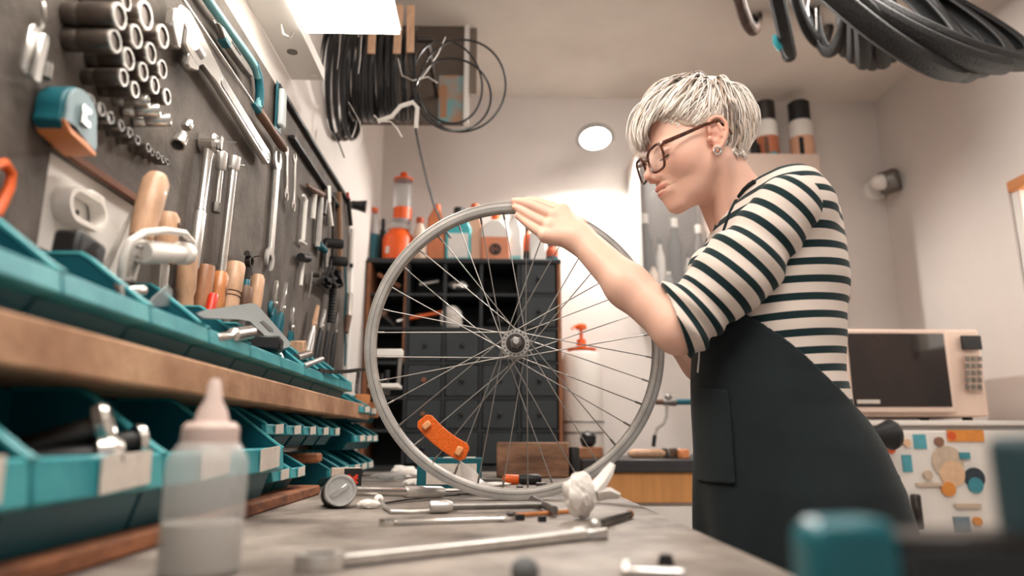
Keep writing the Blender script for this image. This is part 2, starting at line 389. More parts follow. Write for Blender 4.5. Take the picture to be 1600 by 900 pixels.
s0 = make_bin('small_bin', .096, .11, .072, .036, 'nearest small teal bin of the lower tier beside the large bins', gs, (-.345, 1.192, BT+.018), card=True)
dup(s0, (-.345, 1.294, BT+.018), 'second small teal bin of the lower tier, before the wood offcut')
for i in range(5):
    dup(s0, (-.36, 1.195+.112*i, BT+.091), f'{ORD[i]} small labelled teal bin of the upper tier under the shelf')
for i in range(2):
    dup(s0, (-.36, 1.66+.1*i, BT+.001), f'{["nearer", "farther"][i]} small teal bin on the bench beyond the wood offcut')
for k in range(3):
    for i in range(3):
        dup(s0, (-.36+.01*k, 1.90+.105*i, BT+.001+.075*k), f'{["left", "middle", "right"][i]} small bin in the {["bottom", "middle", "top"][k]} tier of the far bin stack', rotz=-.12)

# ------------------------------------------------------------------ the wheel
WC = Vector((.0395, 1.27, BT+.2705)); WRD = .27
wh = thing('bicycle_wheel', 'bare silver bicycle wheel without tyre standing upright on the bench', 'wheel', (WC.x, WC.y, BT))
prof = [(.2700, -.0112), (.2700, -.0088), (.2650, -.0080), (.2600, -.0060), (.2585, 0), (.2600, .0060), (.2650, .0080), (.2700, .0088), (.2700, .0112), (.2690, .0118), (.2630, .0112), (.2580, .0116), (.2530, .0098), (.2505, .0060), (.2500, 0), (.2505, -.0060), (.2530, -.0098), (.2580, -.0116), (.2630, -.0112), (.2690, -.0118)]
mk('rim', MB().lathe(prof, WC, (0, 1, 0), 144, closed=True), M['alu'], wh, angle=25)
gv = MB()
for r_ in (.2672, .2598):
    for y_ in (-1, 1): gv.lathe([(r_+.0006, y_*.0112), (r_, y_*.01195), (r_-.0006, y_*.0112)], WC, (0, 1, 0), 120, cap=False)
mk('brake_track_groove', gv, M['darksteel'], wh)
hub = MB()
hp = [(.0, -.048), (.0255, -.048)]
hub.lathe([(.0135, -.0265), (.0245, -.0265), (.0252, -.0255), (.0252, -.0240), (.0245, -.023), (.0150, -.0225), (.0120, -.016), (.0120, .016), (.0150, .0225), (.0245, .023), (.0252, .0240), (.0252, .0255), (.0245, .0265), (.0135, .0265)], WC, (0, 1, 0), 36)
hb = mk('hub', hub, M['alu'], wh)
mk('hub_cup', MB().lathe([(.0165, -.026), (.0165, -.031), (.0150, -.033), (.0125, -.033)], WC, (0, 1, 0), 28), M['darksteel'], hb)
mk('axle', MB().lathe([(.0048, -.056), (.0052, -.055), (.0052, .055), (.0048, .056)], WC, (0, 1, 0), 16), M['steel'], hb)
mk('lock_nut', MB().lathe([(.0118, -.030), (.0118, -.040), (.0105, -.042), (.0085, -.042), (.0085, -.051), (.0060, -.052)], WC, (0, 1, 0), 6), M['dullsteel'], hb)
mk('lock_nut', MB().lathe([(.0118, .026), (.0118, .036), (.0085, .037), (.0085, .045), (.0052, .045)], WC, (0, 1, 0), 6), M['dullsteel'], hb)
hole = MB()
def wpt(r, a, y): return WC+Vector((r*math.cos(a), y, r*math.sin(a)))
hm = mk('spoke_hole', MB().lathe([(.0014, -.0004), (.0014, .0004)], wpt(.0212, 0, -.0267), (0, 1, 0), 8), M['black'], hb).data
for k in range(18):
    a = 2*PI*k/18+.08
    if k: ho = bpy.data.objects.new('spoke_hole', hm); COL.objects.link(ho); ho.parent = hb; ho.location = wpt(.0212, a, 0)-wpt(.0212, 0, 0)
for k in range(36):
    a = 2*PI*(k+.5)/36; side = -1 if k % 2 else 1; turn = 1 if (k//2) % 2 else -1
    ah = a+turn*math.radians(66); yo = side*(.0255 if (k//2) % 2 else .0225)
    p0 = wpt(.0215, ah, yo); p1 = wpt(.2505, a, side*.0015); d = (p1-p0).normalized()
    sp = mk('spoke', MB().cyl(p0, p1-d*.006, .00105, n=6), M['spoke'], wh)
    mk('nipple', MB().lathe([(.0013, -.014), (.0019, -.012), (.0019, .002)], p1, d, 8), M['dullsteel'], sp)
# reflector clipped between spokes, low left
ra0, ra1 = math.radians(218.5), math.radians(246.5); rf = MB(); n = 14; vs = []
for i in range(n+1):
    a = ra0+(ra1-ra0)*i/n; e = 1-.25*(max(0, abs(i-n/2)-n/2+1.2)/1.2)**2
    for r, y in ((.226-.014*(1-e)*2, -.012), (.226-.014*(1-e)*2, -.004), (.193+.014*(1-e)*2, -.004), (.193+.014*(1-e)*2, -.012)): vs.append(wpt(r, a, y))
fs = [(i*4+k, i*4+(k+1) % 4, i*4+4+(k+1) % 4, i*4+4+k) for i in range(n) for k in range(4)]+[(0, 1, 2, 3), tuple(n*4+k for k in (3, 2, 1, 0))]
rfo = mk('reflector', rf.add(vs, fs), mat('reflector_orange', (232, 104, 22), .3, noise=.3, scale=260, bump=.3), wh, bevel=.0015, seg=2)
rfo['label'] = 'orange wheel reflector'
for a in (ra0+math.radians(4.2), ra1-math.radians(4.2)):
    R = Matrix.Rotation(-a, 3, 'Y'); mk('clip', MB().box(wpt(.211, a, -.0155), (.016, .008, .011), R), mat('clip_amber', (224, 158, 106), .4), rfo, bevel=.002)
# ------------------------------------------------------------------ the woman
def attr_mat(name, attr='Col', rough=.5, sub=0, spec=.4, bump=0, bs=200):
    m = bpy.data.materials.new(name); m.use_nodes = True; nt = m.node_tree; b = nt.nodes['Principled BSDF']
    a = nt.nodes.new('ShaderNodeVertexColor'); a.layer_name = attr; nt.links.new(a.outputs['Color'], b.inputs['Base Color'])
    b.inputs['Roughness'].default_value = rough; b.inputs['Specular IOR Level'].default_value = spec
    if sub: b.inputs['Subsurface Weight'].default_value = sub; b.inputs['Subsurface Radius'].default_value = (1, .35, .2); b.inputs['Subsurface Scale'].default_value = .006
    if bump:
        tc = nt.nodes.new('ShaderNodeTexCoord'); nz = nt.nodes.new('ShaderNodeTexNoise'); nz.inputs['Scale'].default_value = bs; nt.links.new(tc.outputs['Object'], nz.inputs['Vector'])
        bp = nt.nodes.new('ShaderNodeBump'); bp.inputs['Strength'].default_value = bump; bp.inputs['Distance'].default_value = .004; nt.links.new(nz.outputs['Fac'], bp.inputs['Height']); nt.links.new(bp.outputs['Normal'], b.inputs['Normal'])
    return m
def cloth_mat(name, c1, c2=None, attr=None, period=.0275, duty=.42, bs=900, rough=.85, var=.12):
    m = bpy.data.materials.new(name); m.use_nodes = True; nt = m.node_tree; b = nt.nodes['Principled BSDF']; L = nt.links.new
    b.inputs['Roughness'].default_value = rough; b.inputs['Specular IOR Level'].default_value = .2; b.inputs['Sheen Weight'].default_value = .08
    tc = nt.nodes.new('ShaderNodeTexCoord'); nz = nt.nodes.new('ShaderNodeTexNoise'); nz.inputs['Scale'].default_value = 30; nz.inputs['Detail'].default_value = 5; L(tc.outputs['Object'], nz.inputs['Vector'])
    mx = nt.nodes.new('ShaderNodeMix'); mx.data_type = 'RGBA'; mx.inputs['A'].default_value = lin(c1)+(1,); mx.inputs['B'].default_value = tuple(v*(1-var) for v in lin(c1))+(1,); L(nz.outputs['Fac'], mx.inputs['Factor'])
    out = mx.outputs['Result']
    if c2:
        at = nt.nodes.new('ShaderNodeAttribute'); at.attribute_name = attr
        d = nt.nodes.new('ShaderNodeMath'); d.operation = 'DIVIDE'; d.inputs[1].default_value = period; L(at.outputs['Fac'], d.inputs[0])
        f = nt.nodes.new('ShaderNodeMath'); f.operation = 'FRACT'; L(d.outputs[0], f.inputs[0])
        lt = nt.nodes.new('ShaderNodeMath'); lt.operation = 'LESS_THAN'; lt.inputs[1].default_value = duty; L(f.outputs[0], lt.inputs[0])
        m2 = nt.nodes.new('ShaderNodeMix'); m2.data_type = 'RGBA'; L(lt.outputs[0], m2.inputs['Factor']); L(out, m2.inputs['A']); m2.inputs['B'].default_value = lin(c2)+(1,); out = m2.outputs['Result']
    L(out, b.inputs['Base Color'])
    n2 = nt.nodes.new('ShaderNodeTexNoise'); n2.inputs['Scale'].default_value = bs; L(tc.outputs['Object'], n2.inputs['Vector'])
    bp = nt.nodes.new('ShaderNodeBump'); bp.inputs['Strength'].default_value = .25; bp.inputs['Distance'].default_value = .002; L(n2.outputs['Fac'], bp.inputs['Height']); L(bp.outputs['Normal'], b.inputs['Normal'])
    return m
skin_m = attr_mat('skin', rough=.45, sub=.25); hair_m = attr_mat('hair_blond', rough=.42, spec=.5)
shirt_m = cloth_mat('striped_jersey', (226, 212, 202), (19, 42, 45), 'stripe'); apron_m = cloth_mat('apron_cloth', (30, 39, 42), var=.35)
trouser_m = cloth_mat('trouser_cloth', (36, 40, 48)); 
HC = np.array([.377, 1.2045, .512+ZC])
HM = np.array([[-.95652, -.13443, -.25882], [.15240, -.98703, -.05055], [-.24867, -.08779, .96460]])  # rows: face, left, up
def hl(p): return (p-HC)@HM.T                   # world -> head
def hw(q): return HC+np.asarray(q, float)@HM    # head -> world
def pw(px, py, Y): return np.array(P(px, py, Y=Y))
def bl(p, c, r): return np.sqrt(((p-np.array(c))**2).sum(-1))-r
def f_head(q):
    """head in its own frame: x face, y left, z up"""
    s = q.copy(); s[..., 1] = np.abs(q[..., 1])
    d = ell(s, (-.012, 0, .048), (.098, .073, .085))
    d = smin(d, ell(s, (.038, 0, -.004), (.055, .060, .077)), .022)
    d = smin(d, ell(s, (.044, .034, -.010), (.034, .027, .030)), .03)
    d = smin(d, cone(s, (.012, .046, -.036), (.064, .014, -.082), .017, .015), .022)
    d = smin(d, ell(s, (.040, 0, -.060), (.042, .040, .030)), .02)
    d = smin(d, bl(s, (.0725, 0, -.0835), .016), .014)
    d = smin(d, ell(s, (.076, 0, -.052), (.022, .027, .025)), .014)
    d = smin(d, ell(s, (.080, .028, .019), (.009, .020, .006)), .012)
    d = smax(d, -ell(s, (.100, .035, .003), (.016, .016, .012)), .012)
    d = smin(d, ell(s, (.0745, .033, .002), (.0125, .0145, .0125)), .004)
    d = smin(d, ell(s, (.0775, .033, .008), (.0115, .0165, .0065)), .003)
    d = smin(d, cone(s, (.0870, 0, .018), (.1075, 0, -.020), .0058, .0074), .010)
    d = smin(d, bl(s, (.1095, 0, -.0225), .0080), .006)
    d = smin(d, ell(s, (.0985, .0095, -.0295), (.0095, .0060, .0066)), .005)
    d = smax(d, -ell(s, (.1030, .0055, -.0375), (.0055, .0028, .0035)), .002)
    m_ = np.stack([s[..., 0], s[..., 1], s[..., 2]-4.0*s[..., 1]**2], -1)
    d = smin(d, ell(m_, (.0795, 0, -.0492), (.0208, .0262, .0048)), .007)
    d = smin(d, ell(m_, (.0795, 0, -.0600), (.0170, .0228, .0056)), .007)
    d = smax(d, -ell(m_, (.0840, 0, -.0544), (.0178, .0225, .0005)), .0026)
    # neck
    d = smin(d, cone(q, (-.022, 0, -.020), (-.052, 0, -.125), .049, .051), .026)
    d = smin(d, cone(q, (-.052, 0, -.125), (-.085, 0, -.235), .051, .075), .03)
    d = smin(d, cone(s, (-.012, .055, -.03), (.004, .012, -.150), .012, .010), .02)   # the sinew from ear to breastbone
    return d
EAR = [(.012, .014), (.012, .026), (.006, .036), (-.004, .0385), (-.013, .034), (-.0175, .022), (-.0150, .008), (-.0085, -.004), (.000, -.014), (.008, -.0205)]
def ear_y(x, z): return .0745-.30*(x-.012)*1.0
def f_ear(q):
    s = q.copy(); s[..., 1] = np.abs(q[..., 1]); d = None
    for (a, b) in zip(EAR[:-1], EAR[1:]):
        e = cone(s, (a[0], ear_y(*a), a[1]), (b[0], ear_y(*b), b[1]), .0036, .0036); d = e if d is None else np.minimum(d, e)
    pl = s-np.array((-.001, .0755, .010)); pl = np.stack([pl[..., 0], pl[..., 1]+.30*pl[..., 0], pl[..., 2]], -1)
    plate = ell(pl, (0, -.0045, 0), (.0145, .0055, .027)); d = smin(d, plate, .004)
    d = smin(d, bl(s, (.0095, .0735, -.0165), .0065), .004)                # lobe
    d = smin(d, ell(s, (.0145, .0735, .003), (.004, .005, .006)), .003)    # tragus
    c = [(-.006, .026), (-.0085, .016), (-.006, .004)]
    for a, b in zip(c[:-1], c[1:]): d = smin(d, cone(s, (a[0], ear_y(*a)-.0015, a[1]), (b[0], ear_y(*b)-.0015, b[1]), .0030, .0030), .003)
    return smax(d, -ell(s, (.0055, .079, .006), (.0062, .0075, .0085)), .003)
def f_skinhead(p):
    q = hl(p); return smin(f_head(q), f_ear(q), .004)
# arm and hand joints, from shoulder to finger tips
SHL, ELL, WRL = pw(1232, 325, 1.06), pw(1058, 513, 1.105), pw(909, 375, 1.212)
MIDF = pw(981, 447, 1.150)
FING = {  # knuckle, middle joint, end joint, tip
 'index': [pw(880, 330, 1.236), pw(842, 316, 1.268), pw(826, 313.5, 1.280), pw(816, 315, 1.287)],
 'middle': [pw(868, 338, 1.228), pw(830, 321, 1.238), pw(814, 315.5, 1.243), pw(804, 314.5, 1.247)],
 'ring': [pw(861, 354, 1.226), pw(831, 339, 1.236), pw(814, 328.5, 1.242), pw(805, 323.5, 1.246)],
 'little': [pw(853, 369, 1.224), pw(833, 356, 1.234), pw(818, 344.5, 1.241), pw(809, 337, 1.245)]}
FR = {'index': (.0105, .0092, .0082, .0070), 'middle': (.0112, .0100, .0086, .0070), 'ring': (.0102, .0088, .0078, .0066), 'little': (.0098, .0082, .0072, .0062)}
THUMB = [pw(905, 352, 1.235), pw(893, 350, 1.272), pw(868, 340, 1.290), pw(846, 333, 1.292)]
def f_hand(p, W, fing, FR, thumb, rw=.023):
    d = None
    for k, J in fing.items():
        wj = W+(J[0]-W)*.12
        e = cone(p, wj, J[0], .019, .0135); d = e if d is None else smin(d, e, .012)
    for k, J in fing.items():
        r = FR[k]; e = cone(p, J[0], J[1], r[0], r[1]); e = np.minimum(e, cone(p, J[1], J[2], r[1]*1.03, r[2])); e = np.minimum(e, cone(p, J[2], J[3], r[2], r[3]))
        d = np.minimum(smin(d, e, .0035), d)
        d = smin(d, bl(p, J[0]+np.array((0, -.004, .001)), .0098), .007)   # knuckle
    t = np.minimum(cone(p, thumb[1], thumb[2], .0115, .0105), cone(p, thumb[2], thumb[3], .0105, .0080))
    t = smin(t, cone(p, thumb[0], thumb[1], .016, .0115), .006)
    return smin(d, t, .008)
def f_arml(p):
    d = cone(p, SHL, ELL, .040, .036)
    d = smin(d, cone(p, ELL, MIDF, .0365, .0355), .02); d = smin(d, cone(p, MIDF, WRL, .0350, .0262), .02)
    d = smin(d, bl(p, pw(1058, 521, 1.105), .029), .015)
    return smin(d, f_hand(p, WRL, FING, FR, THUMB), .016)
SHR, ELR, WRR = np.array((.468, 1.335, ZC+.362)), pw(1160, 624, 1.345), pw(1036, 506, 1.330)
KR = pw(1004, 470, 1.318)
FINR = {k: [KR+np.array((0, dy, dz)), KR+np.array((-.020, dy-.006, dz-.004)), KR+np.array((-.018, dy-.016, dz-.020)), KR+np.array((-.004, dy-.020, dz-.026))] for k, dy, dz in (('index', -.020, .012), ('middle', -.006, .010), ('ring', .008, .006), ('little', .020, .000))}
THUR = [WRR+np.array((-.004, -.010, .010)), WRR+np.array((-.012, -.024, .024)), WRR+np.array((-.030, -.034, .034)), WRR+np.array((-.046, -.036, .036))]
def f_armr(p):
    d = cone(p, SHR, ELR, .040, .038); d = smin(d, cone(p, ELR, (ELR+WRR)/2, .037, .037), .02); d = smin(d, cone(p, (ELR+WRR)/2, WRR, .037, .024), .02)
    return smin(d, f_hand(p, WRR, FINR, FR, THUR), .016)
def bbox(pts, m): pts = np.array(pts); return pts.min(0)-m, pts.max(0)+m
vs, fs, tags = [], [], []
def add_net(f, lo, hi, h, k):
    v, q = surfnet(f, lo, hi, h); o = sum(len(x) for x in vs); vs.append(v); fs.append(q+o); tags.append(np.full(len(v), k))
qv, qf = surfnet(lambda q: smin(f_head(q), f_ear(q), .004), (-.175, -.095, -.215), (.128, .095, .14), .0019)
vs.append(hw(qv)); fs.append(qf); tags.append(np.zeros(len(qv), int))
lo, hi = bbox([WRL, MIDF]+[j for J in FING.values() for j in J]+THUMB, .045); add_net(lambda p: smax(f_arml(p), (p@np.array([-.76, .33, -.55]))*0-9, .001) if False else f_arml(p), *bbox([SHL, ELL, WRL, FING['middle'][3]], .06), .0021, 1)
add_net(f_armr, *bbox([SHR, ELR, WRR, KR], .06), .0034, 2)
V = np.concatenate(vs); Fq = np.concatenate(fs); T_ = np.concatenate(tags)
# own colour of the skin: lips, brows, warmer ears, cheeks and knuckles
base = np.array(lin((231, 186, 166))); cols = np.tile(base, (len(V), 1)); Q = hl(V)
def blend(w, c):
    global cols
    w = np.clip(w, 0, 1)[:, None]; cols = cols*(1-w)+np.array(lin(c))*w
s = Q.copy(); s[:, 1] = np.abs(s[:, 1]); H = T_ == 0; sm = np.stack([s[:, 0], s[:, 1], s[:, 2]-4.0*s[:, 1]**2], -1)
blend(H*np.exp(-((s-np.array((.062, .045, -.018)))**2).sum(1)/.022**2)*.35, (224, 148, 130))
blend(H*np.exp(-((s-np.array((.112, 0, -.024)))**2).sum(1)/.014**2)*.35, (222, 150, 132))
blend(H*(f_ear(Q) < .003)*.35, (226, 150, 128))
blend(H*np.clip(1.6-np.minimum(ell(sm, (.0805, 0, -.0492), (.0212, .0262, .0046)), ell(sm, (.0805, 0, -.0600), (.0176, .0230, .0054)))/.0012, 0, 1)*.9, (200, 116, 106))
blend(H*np.clip(1-(np.abs(s[:, 2]-(.0195+.10*(s[:, 1]-.03)-9*(s[:, 1]-.034)**2))/.0032), 0, 1)*(s[:, 1] > .012)*(s[:, 1] < .054)*(s[:, 0] > .06)*.75, (138, 104, 84))
lid = H*(s[:, 0] > .07)*np.exp(-((s[:, 2]+.0035)/.0014)**2)*(np.abs(s[:, 1]-.033) < .0135); blend(lid*.9, (70, 46, 38))
for J in FING.values(): blend((T_ == 1)*np.exp(-((V-J[0])**2).sum(1)/.009**2)*.3, (222, 142, 122)); blend((T_ == 1)*np.exp(-((V-J[3])**2).sum(1)/.008**2)*.35, (228, 150, 132))
PB = (.50, 1.2, 0)
woman = mk_np('person', V, Fq, skin_m, base=PB, cols=cols)
tag(woman, 'woman with short blond hair, glasses, striped top and black apron holding the wheel', 'person')

# --- hair: a cap and combed locks
def hairline(q):
    """positive where hair grows (head frame)"""
    x, y, z = q[..., 0], q[..., 1], q[..., 2]
    front = z-np.interp(x, [-.02, .0, .018, .024, .045, .058, .075, .1], [-.9, .035, .030, .030, .036, .052, .076, .088])
    back = z-np.interp(x, [-.11, -.075, -.03, -.015, .0], [-.034, -.040, -.034, .0, .03])
    return np.where(x > -.01, front, back)
SKC, SKR = np.array((-.012, 0, .048)), np.array((.098, .073, .085))
def f_cap(q):
    d = smin(ell(q, SKC, SKR+.006), ell(q, (-.045, 0, .055), (.070, .070, .082)), .01)
    d = d+.0008*np.sin(260*q[..., 1]+90*q[..., 0])
    return smax(smax(d, -(hairline(q)-np.where(q[..., 0] < -.02, .016, 0))*.8, .004), -(ell(q, SKC, SKR)+.006), .001)
cv, cf = surfnet(f_cap, (-.14, -.1, -.07), (.11, .1, .16), .003)
ccol = np.tile(np.array(lin((222, 202, 184))), (len(cv), 1))
hair = mk_np('hair', hw(cv), cf, hair_m, parent=woman, cols=ccol); hair['label'] = 'short platinum blond hair with darker roots'
WHORL = np.array((-.062, .012, .128)); N = 5200; rg = np.random.default_rng(5)
u = rg.normal(size=(N*3, 3)); u /= np.linalg.norm(u, axis=1)[:, None]; q0 = SKC+u*SKR; ok = hairline(q0) > rg.uniform(-.002, .012, len(q0)); q0 = q0[ok][:N]; N = len(q0)
K = 11; path = np.zeros((N, K, 3)); p = q0.copy()
top = np.clip((q0[:, 2]-.06)/.06, 0, 1); length = (.048+.062*top+.030*np.clip(q0[:, 0]/.06, 0, 1)*top)*rg.uniform(.75, 1.15, N)
nape = q0[:, 2] < .03; length = np.where(nape, np.minimum(length, .060), length)
lift = rg.uniform(.003, .018, N)*(.55+.75*top)*np.where(rg.random(N) < .05, 1.35, 1); jit = rg.normal(size=(N, 3))*.22
fr_ = np.clip((q0[:, 0]-.005)/.05, 0, 1)*top
vel = None
for i in range(K):
    t = i/(K-1); path[:, i] = p
    nrm = (p-SKC)/SKR**2; nrm /= np.linalg.norm(nrm, axis=1)[:, None]
    rad_ = p-WHORL; rad_ /= np.linalg.norm(rad_, axis=1)[:, None]+1e-6
    d = rad_*.55+np.array((0, 0, -.45))+jit*(1-.3*t)
    fw = np.clip((q0[:, 0]+.055)/.05, 0, 1)                        # 1 ahead of the ears, 0 at the back of the head
    lf = np.clip((q0[:, 1]-.030)/.012, 0, 1)*fw                     # the side below the parting: combed forward and down
    d = d*(1-.75*lf[:, None])+lf[:, None]*np.array((1.0, 0, -.42))
    tp_ = (1-lf)*fw*np.clip((p[:, 2]-.06)/.04, 0, 1)
    d = d+tp_[:, None]*np.array((.75, -.42, .25))
    d[:, 0] += np.where((q0[:, 0] < -.03) & (np.abs(q0[:, 1]) > .03), -.30, 0)
    d = d-nrm*(d*nrm).sum(1)[:, None]*(1-.25*fr_[:, None]*t); d /= np.linalg.norm(d, axis=1)[:, None]+1e-6
    vel = d if vel is None else vel*.45+d*.55
    p = p+vel*(length/(K-1))[:, None]
    u_ = (p-SKC)/SKR; rr = np.linalg.norm(u_, axis=1); tgt = 1+(lift*np.sin(min(1, t*1.9+.12)*PI/2)*(1-.30*t*(1-fr_)))/.085
    tgt = tgt+fr_*t*.14
    p = SKC+(p-SKC)*(1+(tgt/rr-1)*np.where(fr_ > .4, .8-.3*t, .85))[:, None]
    ta_ = np.clip((-.02-p[:, 2])/.105, 0, 1); axn = -.022-.03*ta_; dn = np.hypot(p[:, 0]-axn, p[:, 1]); kn = np.where((p[:, 2] < .015) & (dn < .0555), .0555/np.maximum(dn, 1e-4), 1)
    p[:, 0] = axn+(p[:, 0]-axn)*kn; p[:, 1] *= kn
# the hairline at the temple and round the ear: locks end there
zl = np.interp(path[..., 0], [-.02, -.013, -.010, .012, .03, .045, .057, .07, .085, .1, .112], [-.060, -.04, .040, .036, .030, .040, .050, .064, .066, .052, .034])
zl = np.where(path[..., 1] > .012, zl, np.where(path[..., 0] > .03, .030, np.where(path[..., 0] > -.012, .036, -.062)))+rg.uniform(-.002, .006, N)[:, None]
bad = (path[..., 2] < zl)&(np.arange(K)[None] > 2); kc = np.where(bad.any(1), np.maximum(bad.argmax(1)-1, 2), K-1)
tt = np.linspace(0, 1, K)[None]*kc[:, None]; k0 = np.minimum(tt.astype(int), K-2); fr = (tt-k0)[..., None]; ar = np.arange(N)[:, None]
path = path[ar, k0]*(1-fr)+path[ar, k0+1]*fr
rad = np.interp(np.linspace(0, 1, K), [0, .3, .8, 1], [.0007, .00145, .0010, .0002])[None, :]*rg.uniform(.6, 1.25, N)[:, None]
Tn = np.gradient(path, axis=1); Tn /= np.linalg.norm(Tn, axis=2)[..., None]+1e-9
nr = (path-SKC); A_ = np.cross(Tn, nr); A_ /= np.linalg.norm(A_, axis=2)[..., None]+1e-9; B_ = np.cross(A_, Tn)
hv = np.stack([path+(A_*math.cos(a)*2.0+B_*math.sin(a)*.9)*rad[..., None] for a in (PI/2, PI*7/6, PI*11/6)], 2).reshape(-1, 3)
i0 = (np.arange(N)[:, None, None]*K+np.arange(K-1)[None, :, None])*3; k3 = np.arange(3)[None, None, :]; k4 = (k3+1) % 3
hf = np.stack([i0+k3, i0+k4, i0+3+k4, i0+3+k3], -1).reshape(-1, 4)
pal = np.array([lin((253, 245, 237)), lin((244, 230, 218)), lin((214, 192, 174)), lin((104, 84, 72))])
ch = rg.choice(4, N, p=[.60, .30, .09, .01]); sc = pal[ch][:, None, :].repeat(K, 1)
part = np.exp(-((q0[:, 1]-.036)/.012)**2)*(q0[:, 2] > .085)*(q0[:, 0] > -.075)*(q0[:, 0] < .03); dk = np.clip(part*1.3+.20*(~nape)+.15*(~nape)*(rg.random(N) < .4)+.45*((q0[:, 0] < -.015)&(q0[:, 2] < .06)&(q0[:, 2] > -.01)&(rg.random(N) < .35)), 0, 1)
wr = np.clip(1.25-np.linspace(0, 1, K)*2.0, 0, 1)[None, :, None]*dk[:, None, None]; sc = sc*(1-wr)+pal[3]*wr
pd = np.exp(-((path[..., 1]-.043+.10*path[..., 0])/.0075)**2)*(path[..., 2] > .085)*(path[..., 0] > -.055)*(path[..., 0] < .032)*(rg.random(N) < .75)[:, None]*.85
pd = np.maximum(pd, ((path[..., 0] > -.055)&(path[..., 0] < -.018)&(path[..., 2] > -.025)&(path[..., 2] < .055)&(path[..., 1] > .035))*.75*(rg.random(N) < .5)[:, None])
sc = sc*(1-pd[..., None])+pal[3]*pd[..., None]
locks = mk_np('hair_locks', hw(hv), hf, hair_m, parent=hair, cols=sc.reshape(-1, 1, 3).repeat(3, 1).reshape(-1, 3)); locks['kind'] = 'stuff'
# --- glasses, earring
gm = mat('tortoise_frame', (104, 52, 30), .25, noise=.6, scale=90, col2=(40, 20, 14), coat=.4)
def gx(y, z): return .1085-.16*abs(y)+.02*z-(.0)
gl = None
for s_ in (1, -1):
    pts = []
    for i in range(28):
        a = 2*PI*i/28; ca, sa = math.cos(a), math.sin(a); e = 2/3.5
        y = .0345+.0245*math.copysign(abs(ca)**e, ca)*(1-.10*(sa < 0)); z = -.003+.0215*math.copysign(abs(sa)**e, sa)+.004*ca*(sa > 0)
        pts.append(Vector(hw((gx(y, z), s_*y, z))))
    if gl is None:
        gl = mk('glasses', MB().tube(pts, .0024, 6, closed=True), gm, woman)
    else: mk('lens_rim', MB().tube(pts, .0024, 6, closed=True), gm, gl)
    mk('temple', MB().tube([Vector(hw((x, s_*y, z))) for x, y, z in ((.0995, .0595, .0125), (.0965, .0640, .0150), (.06, .0735, .0205), (.018, .0790, .0285), (-.004, .0800, .0300), (-.022, .0770, .0170), (-.028, .0740, .003))], [.0032, .0038, .0034, .0028, .0022, .0022, .002], 6, flat=.6), gm, gl)
    n = len(pts); cen = sum(pts, Vector())/n
    mk('lens', MB().add(pts+[cen], [(i, (i+1) % n, n) for i in range(n)]), mat('lens_glass', (255, 255, 255), .03, alpha=.12), gl)
mk('bridge', MB().tube([Vector(hw((gx(y, .004)+.002*(1-abs(y)/.012), y, .006-.002*abs(y)/.012))) for y in (-.013, -.006, 0, .006, .013)], .0022, 6), gm, gl)
ear = MB(); ear.torus(hw((.0105, .0795, -.0215)), HM[0]*.35+HM[1]*.94, .0060, .0019, 20, 8)
mk('earring', ear, M['chrome'], woman)['label'] = 'small silver hoop earring'
ls = MB()
for s_ in (1,):
    ls.tube([Vector(hw((x, s_*y, z))) for x, y, z in ((.0885, .0225, -.0030), (.0900, .030, -.0050), (.0885, .039, -.0048), (.0845, .0465, -.0020))], [.0008, .0014, .0016, .0008], 5)
mk('eyelashes', ls, mat('lash', (46, 32, 28), .6), woman)

# --- torso table: picture heights -> front and back at the body's middle plane
tab = [(318, 1150, 1268), (345, 1126, 1290), (400, 1108, 1303), (450, 1098, 1305), (545, 1094, 1303), (590, 1092, 1303), (640, 1094, 1313), (700, 1098, 1352), (760, 1104, 1376), (830, 1112, 1388), (900, 1120, 1392)]
tz = np.array([P(1200, y, Y=1.2).z for y, a, b in tab])[::-1]; tf = np.array([P(a, y, Y=1.2).x for y, a, b in tab])[::-1]; tk = np.array([P(b, y, Y=1.2).x for y, a, b in tab])[::-1]
tw = np.array([.118, .140, .150, .146, .134, .134, .142, .160, .172, .176, .176])[::-1]
tz = np.concatenate([[.42], tz]); tf = np.concatenate([[tf[0]+.005], tf]); tk = np.concatenate([[tk[0]-.015], tk]); tw = np.concatenate([[.185], tw])
def f_torso(p):
    z = p[..., 2]; a = np.interp(z, tz, tf); b = np.interp(z, tz, tk); w = np.interp(z, tz, tw)
    q = np.sqrt(((p[..., 0]-(a+b)/2)/((b-a)/2))**2+((p[..., 1]-1.2)/w)**2+1e-9)
    return (q-1)*np.minimum((b-a)/2, w)*.9
NB = hw((-.060, 0, -.130))
SBL, SBR = pw(1243, 322, 1.075), np.array((.478, 1.325, ZC+.366))
def f_shirt0(p):
    d = np.maximum(f_torso(p), p[..., 2]-(tz[-1]+.01))
    d = smin(d, cone(p, NB+np.array((.02, 0, -.035)), SBL, .056, .056), .03); d = smin(d, cone(p, NB+np.array((.02, 0, -.035)), SBR, .056, .056), .03)
    d = smin(d, bl(p, pw(1120, 425, 1.13), .045), .03); d = smin(d, bl(p, pw(1120, 425, 1.27), .045), .03)   # bust
    return d
nk0, nk1 = pw(1180, 272, 1.2), pw(1113, 349, 1.2); nd = nk1-nk0; nn = np.array((nd[2], 0, -nd[0])); nn /= np.linalg.norm(nn); nn = nn*(1 if nn[2] > 0 else -1)
def f_shirt(p):
    d = f_shirt0(p)-.003+.0022*nz3(p, 42, 3)*np.clip((p[..., 2]-ZC)*6, 0, 1)
    ax = (p-nk0)-((p-nk0)@nn)[..., None]*nn; side = np.abs(p[..., 1]-1.2)
    cut = ((p-nk0)@nn)-.9*np.maximum(side-.052, 0)                # neckline, rising to the shoulders
    d = smax(d, cut, .003)
    return smax(d, (ZC-.02)-p[..., 2], .002)
